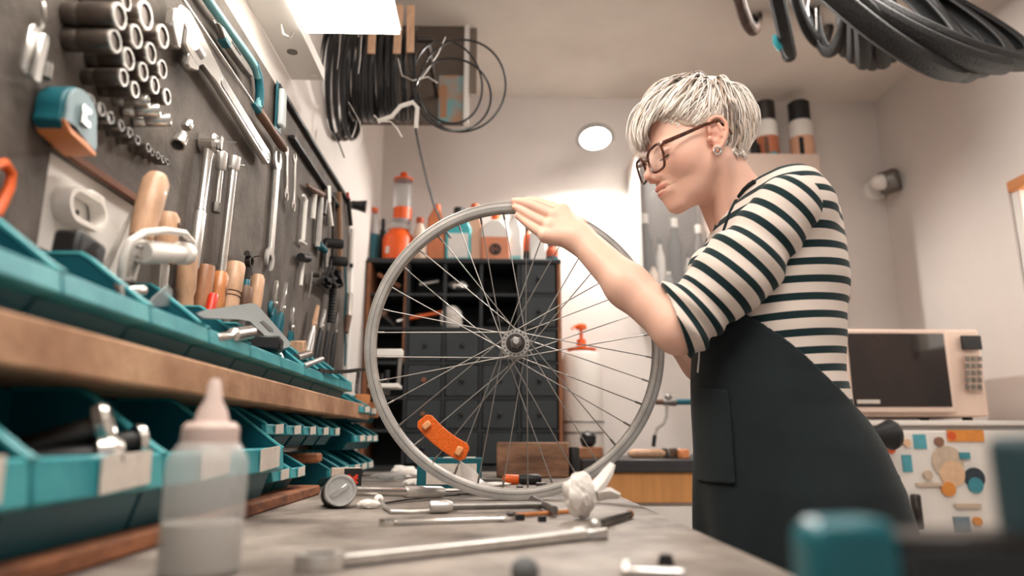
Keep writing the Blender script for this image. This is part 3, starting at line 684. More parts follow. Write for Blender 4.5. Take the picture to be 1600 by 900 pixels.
sv, sf = surfnet(f_shirt, (.30, 1.0, ZC-.05), (.66, 1.41, ZC+.48), .0036)
shirt = mk_np('shirt', sv, sf, shirt_m, parent=woman, attr={'stripe': sv[:, 2]-.06*sv[:, 0]+.0015*nz3(sv, 25, 9)})
shirt['label'] = 'cream jersey top with dark stripes'
CU = pw(1057, 505, 1.108); CN = np.array((-.93, .2, -.30)); CN /= np.linalg.norm(CN)
UPL = pw(1152, 424, 1.080); E2 = pw(1036, 487, 1.118)
def f_sleeve(p):
    d = cone(p, SHL, UPL, .053, .056); d = smin(d, cone(p, UPL, ELL, .056, .0465), .03); d = smin(d, cone(p, ELL, E2, .0465, .047), .02)
    ax = (ELL-SHL)/np.linalg.norm(ELL-SHL); t = (p-SHL)@ax
    fo = np.exp(-((t-.245)/.05)**2)*.0046*np.sin(t*190+nz3(p, 22, 4)*1.6)+np.exp(-((t-.10)/.07)**2)*.0034*np.sin(t*100+nz3(p, 16, 6)*2.2)
    d = d+fo-.001*nz3(p, 60, 8)
    d = smax(d, (p-CU)@CN, .003)
    inner = f_arml(p)+.004
    return smax(d, -np.where(((p-CU)@CN) > -.012, inner, 9), .001)
v, f = surfnet(f_sleeve, *bbox([SHL, UPL, ELL, E2], .075), .0034)
ax = (ELL-SHL)/np.linalg.norm(ELL-SHL); t = (v-SHL)@ax; back = v[:, 0]-SHL[0]
# stripes run square to the upper arm and turn with the elbow towards the cuff
tc = -((v-CU)@CN); wgt = np.clip((t-.19)/.09, 0, 1); stripe = (.285-t)*(1-wgt)+tc*wgt+.0015*nz3(v, 25, 2)
mk_np('sleeve', v, f, shirt_m, parent=shirt, attr={'stripe': stripe+.0005})
def f_sleever(p):
    d = cone(p, SHR, ELR, .053, .048)+.002*nz3(p, 40, 12); n = (ELR-SHR)/np.linalg.norm(ELR-SHR); return smax(d, (p-(SHR+(ELR-SHR)*.72))@n, .003)
v, f = surfnet(f_sleever, *bbox([SHR, ELR], .07), .005)
mk_np('sleeve', v, f, shirt_m, parent=shirt, attr={'stripe': (v-SHR)@((ELR-SHR)/np.linalg.norm(ELR-SHR))})
# --- apron: bib, skirt, strap, pocket
A0, A1 = pw(1160, 474, 1.06), pw(1318, 648, 1.15); ed = A1-A0; en = np.array((-ed[2], 0, ed[0])); en /= np.linalg.norm(en); en = en*(1 if en[2] > 0 else -1)
HEM = .46
def f_ap0(p):
    d = smin(f_torso(p), np.minimum(bl(p, pw(1120, 425, 1.13), .045), bl(p, pw(1120, 425, 1.27), .045)), .03)
    z = p[..., 2]; fl = np.clip((ZC-.02-z)/.3, 0, 1)
    an = np.arctan2(p[..., 1]-1.2, p[..., 0]-.48)
    return d-.009-.012*fl+(.0015+fl*.008)*np.sin(an*7+z*5)+.0024*nz3(p, 26, 21)
def f_apron(p):
    d = smax(f_ap0(p), (p-A0)@en, .002); d = smax(d, p[..., 2]-(P(1100, 455, Y=1.2).z), .003)
    return smax(d, HEM-p[..., 2], .004)
v, f = surfnet(f_apron, (.27, .97, HEM-.03), (.76, 1.43, ZC+.27), .0042)
apron = mk_np('apron', v, f, apron_m, parent=woman); apron['label'] = 'black bib apron'
pk = [pw(x, y, 1.08) for x, y in ((1090, 592), (1146, 608), (1150, 752), (1108, 758))]
def f_pocket(p):
    d = np.abs(f_ap0(p)-.0010)-.0034; x0, x1 = pk[0][0]+.004, pk[1][0]; z0, z1 = pk[3][2], pk[1][2]
    d = smax(d, np.maximum(p[..., 0]-x1, x0-p[..., 0]), .002); d = smax(d, np.maximum(p[..., 2]-z1-.25*(x1-p[..., 0]), z0-p[..., 2]), .002)
    return np.maximum(d, p[..., 1]-1.2)
v, f = surfnet(f_pocket, (pk[0][0]-.01, .97, pk[3][2]-.02), (pk[1][0]+.02, 1.22, pk[0][2]+.05), .0026)
if len(f): mk_np('pocket', v, f, apron_m, parent=apron)
def on_shirt(px, py, off=.0015):
    r = _F+_R*((px-800)/FPX)+_U*((450-py)/FPX); c = np.array((0, 0, ZC)); t = .8
    for _ in range(90): t += float(f_shirt((c+r*t)[None])[0]-off)*.6
    return Vector(c+r*t)
sp = [(1180, 284), (1172, 289), (1163, 297), (1152, 311), (1143, 327), (1136, 344), (1130, 362), (1126, 380), (1121, 400)]
mk('strap', MB().tube([on_shirt(*q) for q in sp], [.0050, .0050, .0046, .0040, .0032, .0028, .0026, .0026, .0026], 6, flat=.5), apron_m, apron)
ties = MB(); ties.tube([Vector(pw(1093, 535, 1.115)), Vector(pw(1092, 560, 1.115)), Vector(pw(1090, 582, 1.115))], .0012, 5)
mk('tie_cord', ties, M['whitepaint'], apron)
# --- trousers and shoes below the frame
def f_leg(p):
    s = p.copy(); s[..., 1] = 1.2+np.abs(p[..., 1]-1.2)
    d = cone(s, (.50, 1.28, .92), (.49, 1.29, .50), .088, .060); d = smin(d, cone(s, (.49, 1.29, .50), (.52, 1.29, .09), .060, .048), .02)
    return smax(d, .075-p[..., 2], .003)
v, f = surfnet(f_leg, (.38, 1.06, .05), (.62, 1.40, .93), .009); mk_np('trousers', v, f, trouser_m, parent=woman)
for y in (1.11, 1.29):
    def f_shoe(p): return smax(smin(ell(p, (.45, y, .045), (.115, .042, .05)), ell(p, (.51, y, .06), (.055, .040, .055)), .02), .002-p[..., 2], .004)
    v, f = surfnet(f_shoe, (.32, y-.06, -.005), (.58, y+.06, .13), .007); mk_np('shoe', v, f, M['black'], parent=woman)
# ------------------------------------------------------------------ tools on the board
X1 = Vector((1, 0, 0))
def W(px, py, off=0): return P(px, py, X=XW+off)
def fr2(p, q):
    A = (q-p).normalized(); return A, X1.cross(A).normalized(), (q-p).length
def pxm(v): return ((v-Vector((0, 0, ZC))).dot(Vector(_F)))/FPX     # metres per picture pixel at a point
def sub(o, name, mb, m, **k): return mk(name, mb, m, o, **k)
def open_head(R, w, s, ang=0, n=9):
    f0, be = math.asin(min(.9, s/R)), math.asin(w/2/R); pts = []
    for i in range(n): a = f0+(PI-be-f0)*i/(n-1); pts.append((R*math.cos(a), R*math.sin(a)))
    pts += [(-.25*R, w/2), (.18*R, w*.40), (.30*R, 0), (.18*R, -w*.40), (-.25*R, -w/2)]
    for i in range(n): a = PI+be+(PI-be-f0)*i/(n-1); pts.append((R*math.cos(a), R*math.sin(a)))
    ca, sa = math.cos(ang), math.sin(ang); return [(x*ca-y*sa, x*sa+y*ca) for x, y in pts]
def double_wrench(p, q, R1, R2, s, t, org_off=0, A=None, B=None, L=None, ang=.26):
    if A is None: A, B, L = fr2(p, q)
    h1 = open_head(R1, R1*.95, s, ang); h2 = [(L-x, -y) for x, y in open_head(R2, R2*.95, s, -ang)]
    return MB().prism(h1+h2, p, A, B, t, org_off)
def ring_end(mb, c, ax, R, r, t): return mb.lathe([(r, -t/2), (R, -t/2), (R*1.04, 0), (R, t/2), (r, t/2), (r*.95, 0)], c, ax, 20, closed=True)
def pin(px, py, off=.0, L=.03, name='nail'):
    return MB().cyl(W(px, py, -.002), W(px, py)+X1*L, .0012, n=6)
# sockets on pins
g1 = 'impact sockets on the board'; gsm = 'small sockets in a slanting row'
def socket(px, py, rpx, L, label, group, m=M['socketgrey'], aim=(0, 0), hexa=True):
    p = P(px, py, X=XW+L); r = rpx*pxm(p); base = Vector((XW, p.y-aim[0], p.z-aim[1])); ax = (p-base).normalized(); L2 = (p-base).length
    t = thing('socket', label, 'socket', base, group)
    sub(t, 'barrel', MB().lathe([(r*.55, .002), (r*.9, .0005), (r*.96, .004), (r*.96, L2*.28), (r*.93, L2*.30), (r*.93, L2*.33), (r, L2*.36), (r, L2-.0015), (r*.95, L2), (r*.76, L2), (r*.72, L2-.002)], base, ax, 22), m)
    sub(t, 'bore', MB().lathe([(r*.73, L2-.001), (r*.70, L2*.45), (r*.05, L2*.42)], base, ax, 6 if hexa else 12, cap=False), M['darksteel'])
    if m is M['socketgrey']: sub(t, 'mouth_ring', MB().lathe([(r*.76, L2-.0005), (r*.78, L2+.0006), (r*.96, L2+.0006), (r*1.005, L2-.002)], base, ax, 22, cap=False), M['steel'])
    return t
SOCK = [(187, 25, 21, .060, 'topmost long fat socket at the left of the cluster'), (197, 2, 15, .050, 'socket cut off by the top edge of the photo'), (228, 24, 23, .045, 'widest upright socket at the top of the cluster'),
 (180, 64, 19, .055, 'long socket with a groove, second down on the left'), (213, 57, 19, .045, 'socket in the middle of the second row of the cluster'), (255, 57, 19, .040, 'socket right against the chrome wrench jaw, upper one'),
 (201, 92, 18, .046, 'socket in the third row, left of two'), (236, 83, 17, .042, 'socket in the third row, right of two'), (193, 121, 14, .046, 'dark long socket below a bare pin'), (224, 112, 15, .040, 'rusty mouthed socket in the fourth row'),
 (254, 108, 15, .036, 'socket touching the wrench jaw, lower one'), (211, 140, 13, .042, 'small socket in the fifth row, left of two'), (242, 133, 14, .036, 'small socket in the fifth row, right of two'), (261, 151, 13, .034, 'lowest round socket at the right edge of the cluster')]
for x, y, r, L, lb_ in SOCK: socket(x, y, r, L, lb_, g1)
for x, y, r, L, aim, lb_ in ((232, 157, 9, .040, (.006, .004), 'slim chrome socket tilted, upper of the tilted three'), (250, 172, 10, .042, (.012, .008), 'slim chrome socket tilted, middle of the tilted three'), (267, 187, 10, .044, (.012, .009), 'slim chrome socket tilted, lowest of the tilted three')):
    socket(x, y, r, L, lb_, 'slim chrome sockets under the cluster', M['chrome'], aim)
ROW = [(141, 159, 13), (159, 171, 11), (173, 184, 10.5), (190, 196, 9), (203, 207, 8), (215, 219, 7.5), (232, 231, 7), (238, 238, 6), (247, 243, 6), (255, 249, 6), (262, 253, 5)]
for i, (x, y, r) in enumerate(ROW): socket(x, y, r, .034-.0016*i, f'{(ORD[:9]+["tenth", "last"])[i]} socket from the left in the slanting row of small sockets', gsm, M['dullsteel'])
tag(mk('pin', pin(160, 97, L=.03), M['steel']), 'bare pin on the board among the big sockets', 'pin')
# keys
kr = thing('key_ring', 'silver bottle opener fobs hanging from a ring at the top left of the board', 'key ring', W(60, 60))
sub(kr, 'ring', MB().torus(W(68, 20, .012), (.8, .5, .2), .0105, .0022, 22, 6), M['steel'])
sub(kr, 'link', MB().tube([W(68, 30, .012), W(66, 40, .014), W(64, 46, .014)], .0016, 6), M['steel'])
for a, b, w_, o_ in (((56, 42), (40, 118), .0095, .016), ((70, 54), (54, 128), .006, .022)):
    A, B, L = fr2(W(*a, o_), W(*b, o_)); sub(kr, 'fob', MB().prism([(0, -w_*.6), (.006, -w_), (L-.004, -w_), (L, -w_*.6), (L, w_*.6), (L-.004, w_), (.006, w_), (0, w_*.6)], W(*a, o_), A, B, .005), M['chrome'], bevel=.001)
sub(kr, 'fob', MB().cyl(W(74, 100, .012), W(70, 122, .012), .0058, n=10), M['dullsteel'])
tag(mk('nail', pin(108, 11, L=.03), M['steel']), 'single nail with pale head beside the key ring', 'nail')
# tape measure
tp = W(62, 172, .0); tm = thing('tape_measure', 'teal and grey tape measure with orange base hanging on the board', 'tape measure', tp)
D = [(.030*math.cos(a)*1.02, .030*math.sin(a)) for a in [PI*(-.02)+PI*1.1*i/18 for i in range(19)]]+[(-.032, -.020), (-.020, -.026), (.026, -.030), (.034, -.032), (.036, -.022)]
Ay, Az = Vector((0, 1, 0)), Vector((0, 0, 1))
sub(tm, 'case', MB().prism(D, tp+Vector((.004, .012, 0)), Ay, Az, .030, .016), M['tealdk'], bevel=.003, seg=2)
sub(tm, 'face', MB().prism([(x*.93, y*.93) for x, y in D], tp+Vector((.004, .012, 0)), Ay, Az, .004, .033), mat('tape_grey', (120, 142, 148), .45), bevel=.0015)
sub(tm, 'base', MB().prism([(-.030, -.0175), (-.018, -.0285), (.024, -.0335), (.033, -.0340), (.033, -.0295), (.022, -.0265), (-.012, -.0160)], tp+Vector((.005, .012, 0)), Ay, Az, .034, .017), mat('tape_orange', (222, 136, 82), .45), bevel=.001)
sub(tm, 'clip', MB().prism([(-.009, .010), (.006, .010), (.006, .004), (-.002, .003), (-.002, -.004), (.007, -.005), (.007, -.011), (-.009, -.011)], tp+Vector((.004, .014, 0)), Ay, Az, .004, .037), M['chrome'], bevel=.0006)
# orange scissors grip at the left edge
p = W(6, 288, .012); sc_ = thing('scissors', 'scissors with orange looped grip at the left edge of the board', 'scissors', p)
sub(sc_, 'grip', MB().tube([p+Vector((0, y, z)) for y, z in ((-.020, -.012), (-.018, .012), (-.004, .020), (.008, .014), (.008, .0), (.002, -.018), (-.004, -.032))], .0052, 8), M['orange'])
sub(sc_, 'blade', MB().prism([(0, -.005), (.07, -.002), (.07, .002), (0, .005)], p+Vector((0, -.004, -.03)), Vector((0, -.2, -1)), Vector((0, 1, -.2)), .003), M['steel'])
# universal joint
uj = thing('universal_joint', 'chrome universal joint socket hanging right of the small sockets', 'socket', W(283, 212, .01))
a, b, c_ = W(295, 192, .016), W(284, 212, .018), W(275, 232, .020); d1 = (b-a).normalized(); d2 = (c_-b).normalized()
sub(uj, 'drive_end', MB().lathe([(.005, -.004), (.008, 0), (.0085, .010), (.006, .016)], a, d1, 16), M['chrome'])
sub(uj, 'knuckle', MB().ball(b, .0085, 12, 8), M['dullsteel'])
sub(uj, 'socket_end', MB().lathe([(.0085, .002), (.0112, .006), (.0112, .024), (.0085, .0245), (.0075, .016)], b, d2, 18, cap=False), M['chrome'])
# big adjustable wrench
p, q = W(273, 18, .018), W(418, 250, .018); A, B, L = fr2(p, q)
aw = thing('adjustable_wrench', 'big chrome adjustable wrench slanting across the board', 'wrench', p)
hnd = [(.10, -.020), (.15, -.015), (L-.03, -.0165), (L-.012, -.0175), (L-.002, -.010), (L, 0), (L-.002, .010), (L-.012, .0175), (L-.03, .0165), (.17, .0150), (.12, .021), (.07, .026), (.03, .028), (.005, .018), (0, .006), (.018, -.004), (.030, -.006), (.032, -.030), (.06, -.036), (.085, -.034)]
sub(aw, 'handle', MB().prism(hnd, p, A, B, .012), M['chrome'], bevel=.003, seg=2)
sub(aw, 'web', MB().prism([(.17, -.008), (L-.05, -.0095), (L-.05, .0095), (.17, .008)], p, A, B, .002, .0062), M['dullsteel'], bevel=.001)
sub(aw, 'fixed_jaw', MB().prism([(.000, .008), (.018, -.006), (.022, -.050), (.012, -.052), (-.010, -.030), (-.012, -.004)], p, A, B, .014), M['chrome'], bevel=.002)
sub(aw, 'moving_jaw', MB().prism([(.052, -.008), (.050, -.052), (.062, -.054), (.088, -.040), (.090, -.008)], p, A, B, .011), M['chrome'], bevel=.002)
sub(aw, 'screw', MB().lathe([(.006, .066+i*.003+(0 if k else .0012)) if k == 0 else (.0078, .066+i*.003) for i in range(9) for k in (1, 0)], p+B*(-.010)+X1*.004, A, 12), M['steel'])
sub(aw, 'hang_hole', MB().lathe([(.0055, -.0066), (.0085, -.0066), (.0085, .0066), (.0055, .0066)], p+A*(L-.014), X1, 18, closed=True), M['darksteel'])
# screwdriver
p, q = W(282, -6, .02), W(398, 165, .02); A = (q-p).normalized(); e = W(445, 228, .02)
sd = thing('screwdriver', 'long thin screwdriver with dark brown handle above the big wrench', 'screwdriver', p)
sub(sd, 'shaft', MB().tube([p, q], [.0028, .0032], 8), M['steel'])
sub(sd, 'ferrule', MB().lathe([(.0045, -.012), (.0065, 0), (.0065, .018), (.0075, .020)], q, A, 14), M['teal'])
l2 = (e-q).length; sub(sd, 'handle', MB().lathe([(.0075, .020), (.0100, .032), (.0092, l2*.55), (.0105, l2*.9), (.007, l2), (.001, l2+.002)], q, A, 16), M['walnut'])
# utility knife
p, q = W(337, 40, .016), W(390, 118, .016); A, B, L = fr2(p, q)
uk = thing('utility_knife', 'grey utility knife with teal grip hung between screwdriver and saw frame', 'knife', p)
sub(uk, 'body', MB().prism([(.03, -.0095), (.075, -.011), (L-.02, -.008), (L, -.004), (L, .006), (L-.02, .010), (.06, .0095), (.02, .0095), (0, .006)], p, A, B, .013), M['dullsteel'], bevel=.002)
sub(uk, 'grip', MB().prism([(.028, -.0105), (.052, -.0120), (.052, -.002), (.028, -.001)], p, A, B, .0145), M['teal'], bevel=.001)
sub(uk, 'blade', MB().prism([(-.012, .004), (.03, -.006), (.03, .004)], p, A, B, .0012), M['chrome'])
sub(uk, 'slider', MB().prism([(.055, .0020), (.10, .0015), (.10, .0055), (.055, .006)], p, A, B, .015), M['black'], bevel=.0008)
# saw frame
hs = thing('hacksaw', 'pale teal tubular hacksaw frame bending down beside the knife', 'hacksaw', W(360, 50))
sub(hs, 'frame', MB().tube([W(x, y, .014) for x, y in ((312, -20), (330, 8), (360, 50), (388, 88), (398, 104), (404, 122), (406, 142), (404, 168))], [.0082, .0082, .0082, .0080, .0080, .0076, .0072, .0070], 12), mat('saw_teal', (120, 178, 184), .35))
sub(hs, 'end_sleeve', MB().tube([W(x, y, .014) for x, y in ((397, 100), (404, 120), (406, 142), (405, 166))], .0088, 12), M['teal'])
# blister pack
bp_ = thing('blister_pack', 'clear blister pack on a teal card hanging by the board top', 'packet', W(437, 170))
p = W(437, 132, .008); A, B, L = fr2(p, W(434, 205, .008))
sub(bp_, 'card', MB().prism([(0, -.022), (L, -.022), (L, .020), (0, .020)], p, A, B, .001), M['teal'])
sub(bp_, 'blister', MB().prism([(.012, -.012), (L-.01, -.014), (L-.01, .018), (.012, .016)], p, A, B, .012, .007), mat('blister', (214, 222, 224), .2, alpha=.8), bevel=.004, seg=2)
# breaker bars and extension
def bar(name, label, a, b, r, head, off=.016):
    p, q = W(*a, off), W(*b, off); A, B, L = fr2(p, q); t = thing(name, label, 'wrench', p); return t, p, q, A, B, L
t, p, q, A, B, L = bar('ratchet', 'chrome ratchet with round head and long knurled handle on the board', (327, 224), (301, 422), .0065, 0)
sub(t, 'head', MB().lathe([(.012, -.014), (.0165, -.012), (.0165, .010), (.013, .014), (.006, .015), (.006, .019)], p, X1, 22), M['chrome'])
sub(t, 'selector', MB().prism([(-.012, -.004), (.012, -.004), (.012, .004), (-.012, .004)], p, A, B, .006, .018), M['dullsteel'], bevel=.001)
sub(t, 'shaft', MB().lathe([(.010, .012), (.0075, .03), (.0075, L*.52), (.0082, L*.53), (.0082, L*.55)], p, A, 16), M['chrome'])
sub(t, 'grip', MB().lathe([(.0080, L*.55), (.0092, L*.56), (.0092, L*.97), (.007, L)], p, A, 16), M['steel'])
t, p, q, A, B, L = bar('extension_bar', 'short chrome extension bar between the two long ones', (347, 238), (337, 332), .006, 0)
sub(t, 'collar', MB().lathe([(.0078, 0), (.0095, .002), (.0095, .030), (.0070, .034)], p, A, 16), M['steel'])
sub(t, 'shaft', MB().cyl(p+A*.034, p+A*(L-.018), .0056, n=14), M['chrome'])
sub(t, 'square_end', MB().lathe([(.0056, L-.018), (.0085, L-.016), (.0085, L-.006), (.0075, L)], p, A, 8), M['dullsteel'])
t, p, q, A, B, L = bar('tube_wrench', 'long plain chrome tube wrench right of the ratchet', (366, 250), (346, 424), .007, 0)
sub(t, 'head', MB().lathe([(.007, -.006), (.0110, -.005), (.0110, .016), (.0085, .022)], p, A, 12), M['steel'])
sub(t, 'shaft', MB().lathe([(.0075, .02), (.0075, L), (.006, L+.001)], p, A, 16), M['chrome'])
sub(t, 'cross_pin', MB().cyl(p-B*.016+A*.02, p+B*.016+A*.02, .0024, n=8), M['steel'])
for a in ((302, 217), (338, 222), (352, 258)): tag(mk('hook', pin(*a, L=.034), M['steel']), f'thin steel hook {["left of the ratchet head", "between ratchet and extension bar", "holding the tube wrench"][[302, 338, 352].index(a[0])]}', 'hook')
# open wrenches
tag(mk('open_wrench', double_wrench(W(433, 250, .010), W(421, 405, .010), .0235, .0255, .0115, .007), M['steel'], bevel=.0012), 'largest double open ended wrench hanging alone in mid board', 'wrench')
for i, (a, b, lb_) in enumerate((((447, 236), (447, 305), 'nearer of two small open wrenches under the board top'), ((460, 246), (458, 322), 'farther of two small open wrenches under the board top'))):
    tag(mk('open_wrench', double_wrench(W(*a, .012+.004*i), W(*b, .012+.004*i), .0135, .0140, .0062, .005), M['chrome'], bevel=.001), lb_, 'wrench', 'small open wrenches on the board')
# ------------------------------------------------------------------ rack with wooden handles behind the bins
rk = thing('tool_rack', 'wooden tool rack strip behind the upper bins holding handles upright', 'rack', (XW+.02, 1.25, SZ1+.04))
sub(rk, 'strip', MB().box((XW+.019, 1.28, SZ1+.055), (.038, 1.35, .02)), M['handle2'], bevel=.002)
def handle_tool(name, label, cat, a, b, r, m, prof=None, off=.020, blade=None, rings=0, extra=None):
    p, q = W(*a, off), W(*b, off); A, B, L = fr2(p, q); s_ = pxm(p); r = r*s_
    t = thing(name, label, cat, q)
    pr = prof or [(.15, 0), (.75, .02), (1, .10), (1, .35), (.88, .7), (.92, 1.0)]
    h = sub(t, 'handle', MB().lathe([(r*k, L*z) for k, z in pr], p, A, 18), m)
    for i in range(rings): sub(t, 'ring', MB().lathe([(r*.99, -.0008), (r*1.02, 0), (r*.99, .0008)], p+A*L*(.62+.09*i), A, 18), M['walnut'])
    if blade: sub(t, 'blade', MB().tube([q, q+A*.06], [r*.45, r*.4], 8), blade)
    return t, p, q, A, B, L, r
rw = [(.1, 0), (.7, .03), (1, .14), (1, .5), (.95, .8), (.8, 1.0)]
handle_tool('mallet', 'fat pale wooden handle leaning by the outlet, largest of the handles', 'mallet', (247, 272), (220, 372), 20, M['handle'], rw, off=.045, blade=M['steel'])
t, p, q, A, B, L, r = handle_tool('wooden_tool', 'wooden handle with a hanging hole behind the white plug', 'tool handle', (264, 330), (257, 412), 17, M['handle'], rw, off=.03, blade=M['steel'])
sub(t, 'hang_hole', MB().lathe([(r*.25, 0), (r*.26, .001), (r*.1, .002)], p+A*.020+X1*(r*.985), X1, 12), M['walnut'])
handle_tool('wooden_tool', 'pale rough wooden handle right below the plug cable', 'tool handle', (294, 397), (288, 486), 15, M['handle'], [(.7, 0), (.98, .02), (1, .3), (1, .62), (.8, .75), (.9, 1)], blade=M['steel'])
handle_tool('wooden_tool', 'flat topped square cut brown wooden handle', 'tool handle', (322, 416), (312, 492), 14, M['handle2'], [(.95, 0), (1, .03), (1, 1)], blade=M['steel'])
t, p, q, A, B, L, r = handle_tool('file', 'file with orange varnished handle bearing a dark oval', 'file', (346, 424), (336, 488), 13, M['handle3'], rw, off=.03, blade=M['steel'])
sub(t, 'oval_mark', MB().ball(p+A*L*.5+X1*(r*.93)+Vector((0, -.001, 0)), (.0012, .0040, .010), 14, 8), M['walnut'])
handle_tool('red_awl', 'short red transparent handled awl at the foot of the handles', 'awl', (334, 460), (327, 492), 8, M['red'], [(.8, 0), (1, .1), (.9, 1)], off=.045, blade=M['steel'])
handle_tool('wooden_tool', 'thick turned wooden handle with two dark grooves', 'tool handle', (369, 412), (357, 486), 15, M['handle'], [(.85, 0), (1, .06), (1, .55), (.92, .6), (.95, 1)], blade=M['steel'], rings=2)
t, p, q, A, B, L, r = handle_tool('ring_chisel', 'dark handled tool with teal collar and black ring on top', 'tool', (385, 446), (379, 490), 11, M['walnut'], rw, blade=M['steel'])
sub(t, 'collar', MB().lathe([(.0045, -.012), (.006, -.010), (.006, .002)], p, A, 12), M['teal'])
rg_ = MB(); c_ = p-A*.048; ring_end(rg_, c_, X1, .013, .0085, .010); rg_.tube([c_+A*.012, p-A*.008], [.006, .005], 8); rg_.tube([c_-A*.010, c_-A*.012+Vector((0, -.02, 0))], .006, 8)
sub(t, 'ring_head', rg_, M['darksteel'])
handle_tool('wooden_tool', 'slim pale rounded wooden handle, farthest of the handles', 'tool handle', (404, 428), (397, 488), 10.5, M['handle'], rw, blade=M['steel'])
lk = MB().tube([W(392, 402, .02), W(405, 400, .02)], .0018, 6); lk.tube([W(392, 402, .02), W(393, 430, .02)], .0018, 6)
tag(mk('hex_key', lk, M['darksteel']), 'black bent hex key above the slim pale handle', 'hex key')
# pliers in the rack
def pliers(label, a, b, m, jaw=M['chrome'], w=.012, off=.022, L2=.05, spread=.010, ring=False):
    p, q = W(*a, off), W(*b, off); A, B, L = fr2(p, q); t = thing('pliers', label, 'pliers', q)
    for s_ in (1, -1):
        sub(t, 'jaw', MB().prism([(0, s_*.0006), (0, s_*w*.22), (L*.5, s_*w*.42), (L*.8, s_*w*.62), (L, s_*w*.35), (L, s_*.0006)], p, A, B, .008), jaw, bevel=.001)
        pts = [q+B*s_*w*.28, q+A*L2*.3+B*s_*spread*.9, q+A*L2+B*s_*spread]
        sub(t, 'grip', MB().tube(pts, [.0045, .0058, .0050], 8), m)
    sub(t, 'pivot', MB().lathe([(.0045, 0), (.0045, .006), (.003, .007)], p+A*L*.82, X1, 12), M['steel'])
    return t
pliers('long nosed pliers with teal grips beside the slim handle', (432, 438), (428, 482), M['teal'])
pliers('pliers with teal grips, second pair past the handles', (447, 442), (440, 490), M['teal'])
pliers('shiny side cutters with teal grips above the small block', (457, 480), (455, 518), M['teal'], w=.018, off=.03)
t = thing('shears', 'teal looped shears grip standing by the pliers', 'shears', W(423, 480, .03)); c_ = W(423, 483, .032)
sub(t, 'loop', MB().torus(c_, (1, .2, 0), .0135, .0045, 20, 8), M['teal']); sub(t, 'blade', MB().tube([c_+Vector((0, .008, .012)), c_+Vector((0, .022, .058))], [.005, .002], 6, flat=.4), M['chrome'])
tag(mk('block', MB().box(W(466, 545, .05), (.03, .03, .036), Matrix.Rotation(.15, 3, 'X')), M['handle'], bevel=.002), 'small scuffed pale block behind the teal bins', 'block')
for i, (a, b) in enumerate((((497, 478), (490, 512)), ((507, 484), (502, 515)), ((517, 485), (513, 520)), ((527, 488), (523, 524)))):
    pliers(f'{["first", "second", "third", "last"][i]} of the dark handled pliers in a row at the far end of the board', a, b, [M['steel'], M['black'], M['black'], M['black']][i], [M['handle'], M['steel'], M['dullsteel'], M['dullsteel']][i], w=.02, L2=.11, spread=.012)
# ------------------------------------------------------------------ small tools at the far end
def bar_tool(name, label, cat, a, b, r, m, off=.012, flat=1, ends=None, n=8):
    t = thing(name, label, cat, W(*a, off)); sub(t, 'shaft', MB().tube([W(*a, off), W(*b, off)], r, n, flat=flat), m)
    for nm, pts, rr, mm in ends or []: sub(t, nm, MB().tube([W(x, y, o_) for x, y, o_ in pts], rr, 10), mm)
    return t
bar_tool('tyre_lever', 'pale thin lever with a hooked foot on the far board', 'lever', (478, 312), (473, 376), .0055, M['whitepaint'], ends=[('foot', ((469, 376, .012), (478, 382, .012)), .0035, M['whitepaint']), ('hook', ((478, 312, .012), (474, 305, .012)), .004, M['whitepaint'])])
bar_tool('claw_hammer', 'small claw hammer with dark head and pale handle', 'hammer', (492, 300), (489, 342), .0065, M['whitepaint'], ends=[('head', ((480, 289, .014), (488, 296, .014), (503, 304, .014)), [.005, .009, .010], M['walnut'])])
bar_tool('spoke_wrench', 'long grey spanner with teal foot on the far board', 'wrench', (501, 308), (496, 386), .0085, M['steel'], ends=[('foot', ((497, 382, .014), (508, 392, .018)), [.011, .009], M['teal'])])
bar_tool('cone_tool', 'short stubby chrome tool hanging by the board end', 'tool', (511, 290), (512, 316), .011, M['chrome'], ends=[('neck', ((512, 316, .014), (515, 352, .014)), [.008, .012], M['steel']), ('grip', ((508, 312, .016), (505, 335, .016)), .008, M['darksteel'])])
bar_tool('ruler', 'pale wooden ruler standing upright at the board end', 'ruler', (529, 300), (531, 424), .014, M['handle'], flat=.25)
bar_tool('file', 'thin steel file beside the pale ruler', 'file', (521, 312), (520, 400), .005, M['darksteel'])
for i, (a, b, lb_) in enumerate((((506, 379), (524, 377), 'black rubber grip sticking out, upper of two'), ((514, 407), (538, 407), 'black rubber grip sticking out, lower of two'))):
    o_ = thing('hand_pump', lb_, 'grip', W(*a, .01)); sub(o_, 'grip', MB().lathe([(.010, 0), (.0145, .004), (.0145, .05), (.011, .055)], W(*a, .0), Vector((1, .35, 0)), 14), M['rubber'], bevel=0); sub(o_, 'stem', MB().tube([W(a[0]+3, a[1], .02), W(a[0]+2, a[1]+45, .02)], .003, 6), M['darksteel'])
bar_tool('chain_tool', 'squat chrome chain tool under the black grip', 'tool', (509, 390), (507, 418), .011, M['chrome'], ends=[('knob', ((505, 386, .014), (500, 380, .014)), .006, M['teal'])])
bar_tool('marker', 'dark marker with red cap at the top of the board end', 'marker', (544, 310), (548, 352), .0075, M['black'], ends=[('cap', ((543, 301, .012), (544, 310, .012)), .005, M['red'])])
bar_tool('white_lever', 'bright white lever at the very end of the board', 'lever', (551, 358), (549, 412), .008, M['white'], ends=[('tip', ((549, 412, .012), (549, 418, .012)), .006, M['black'])])
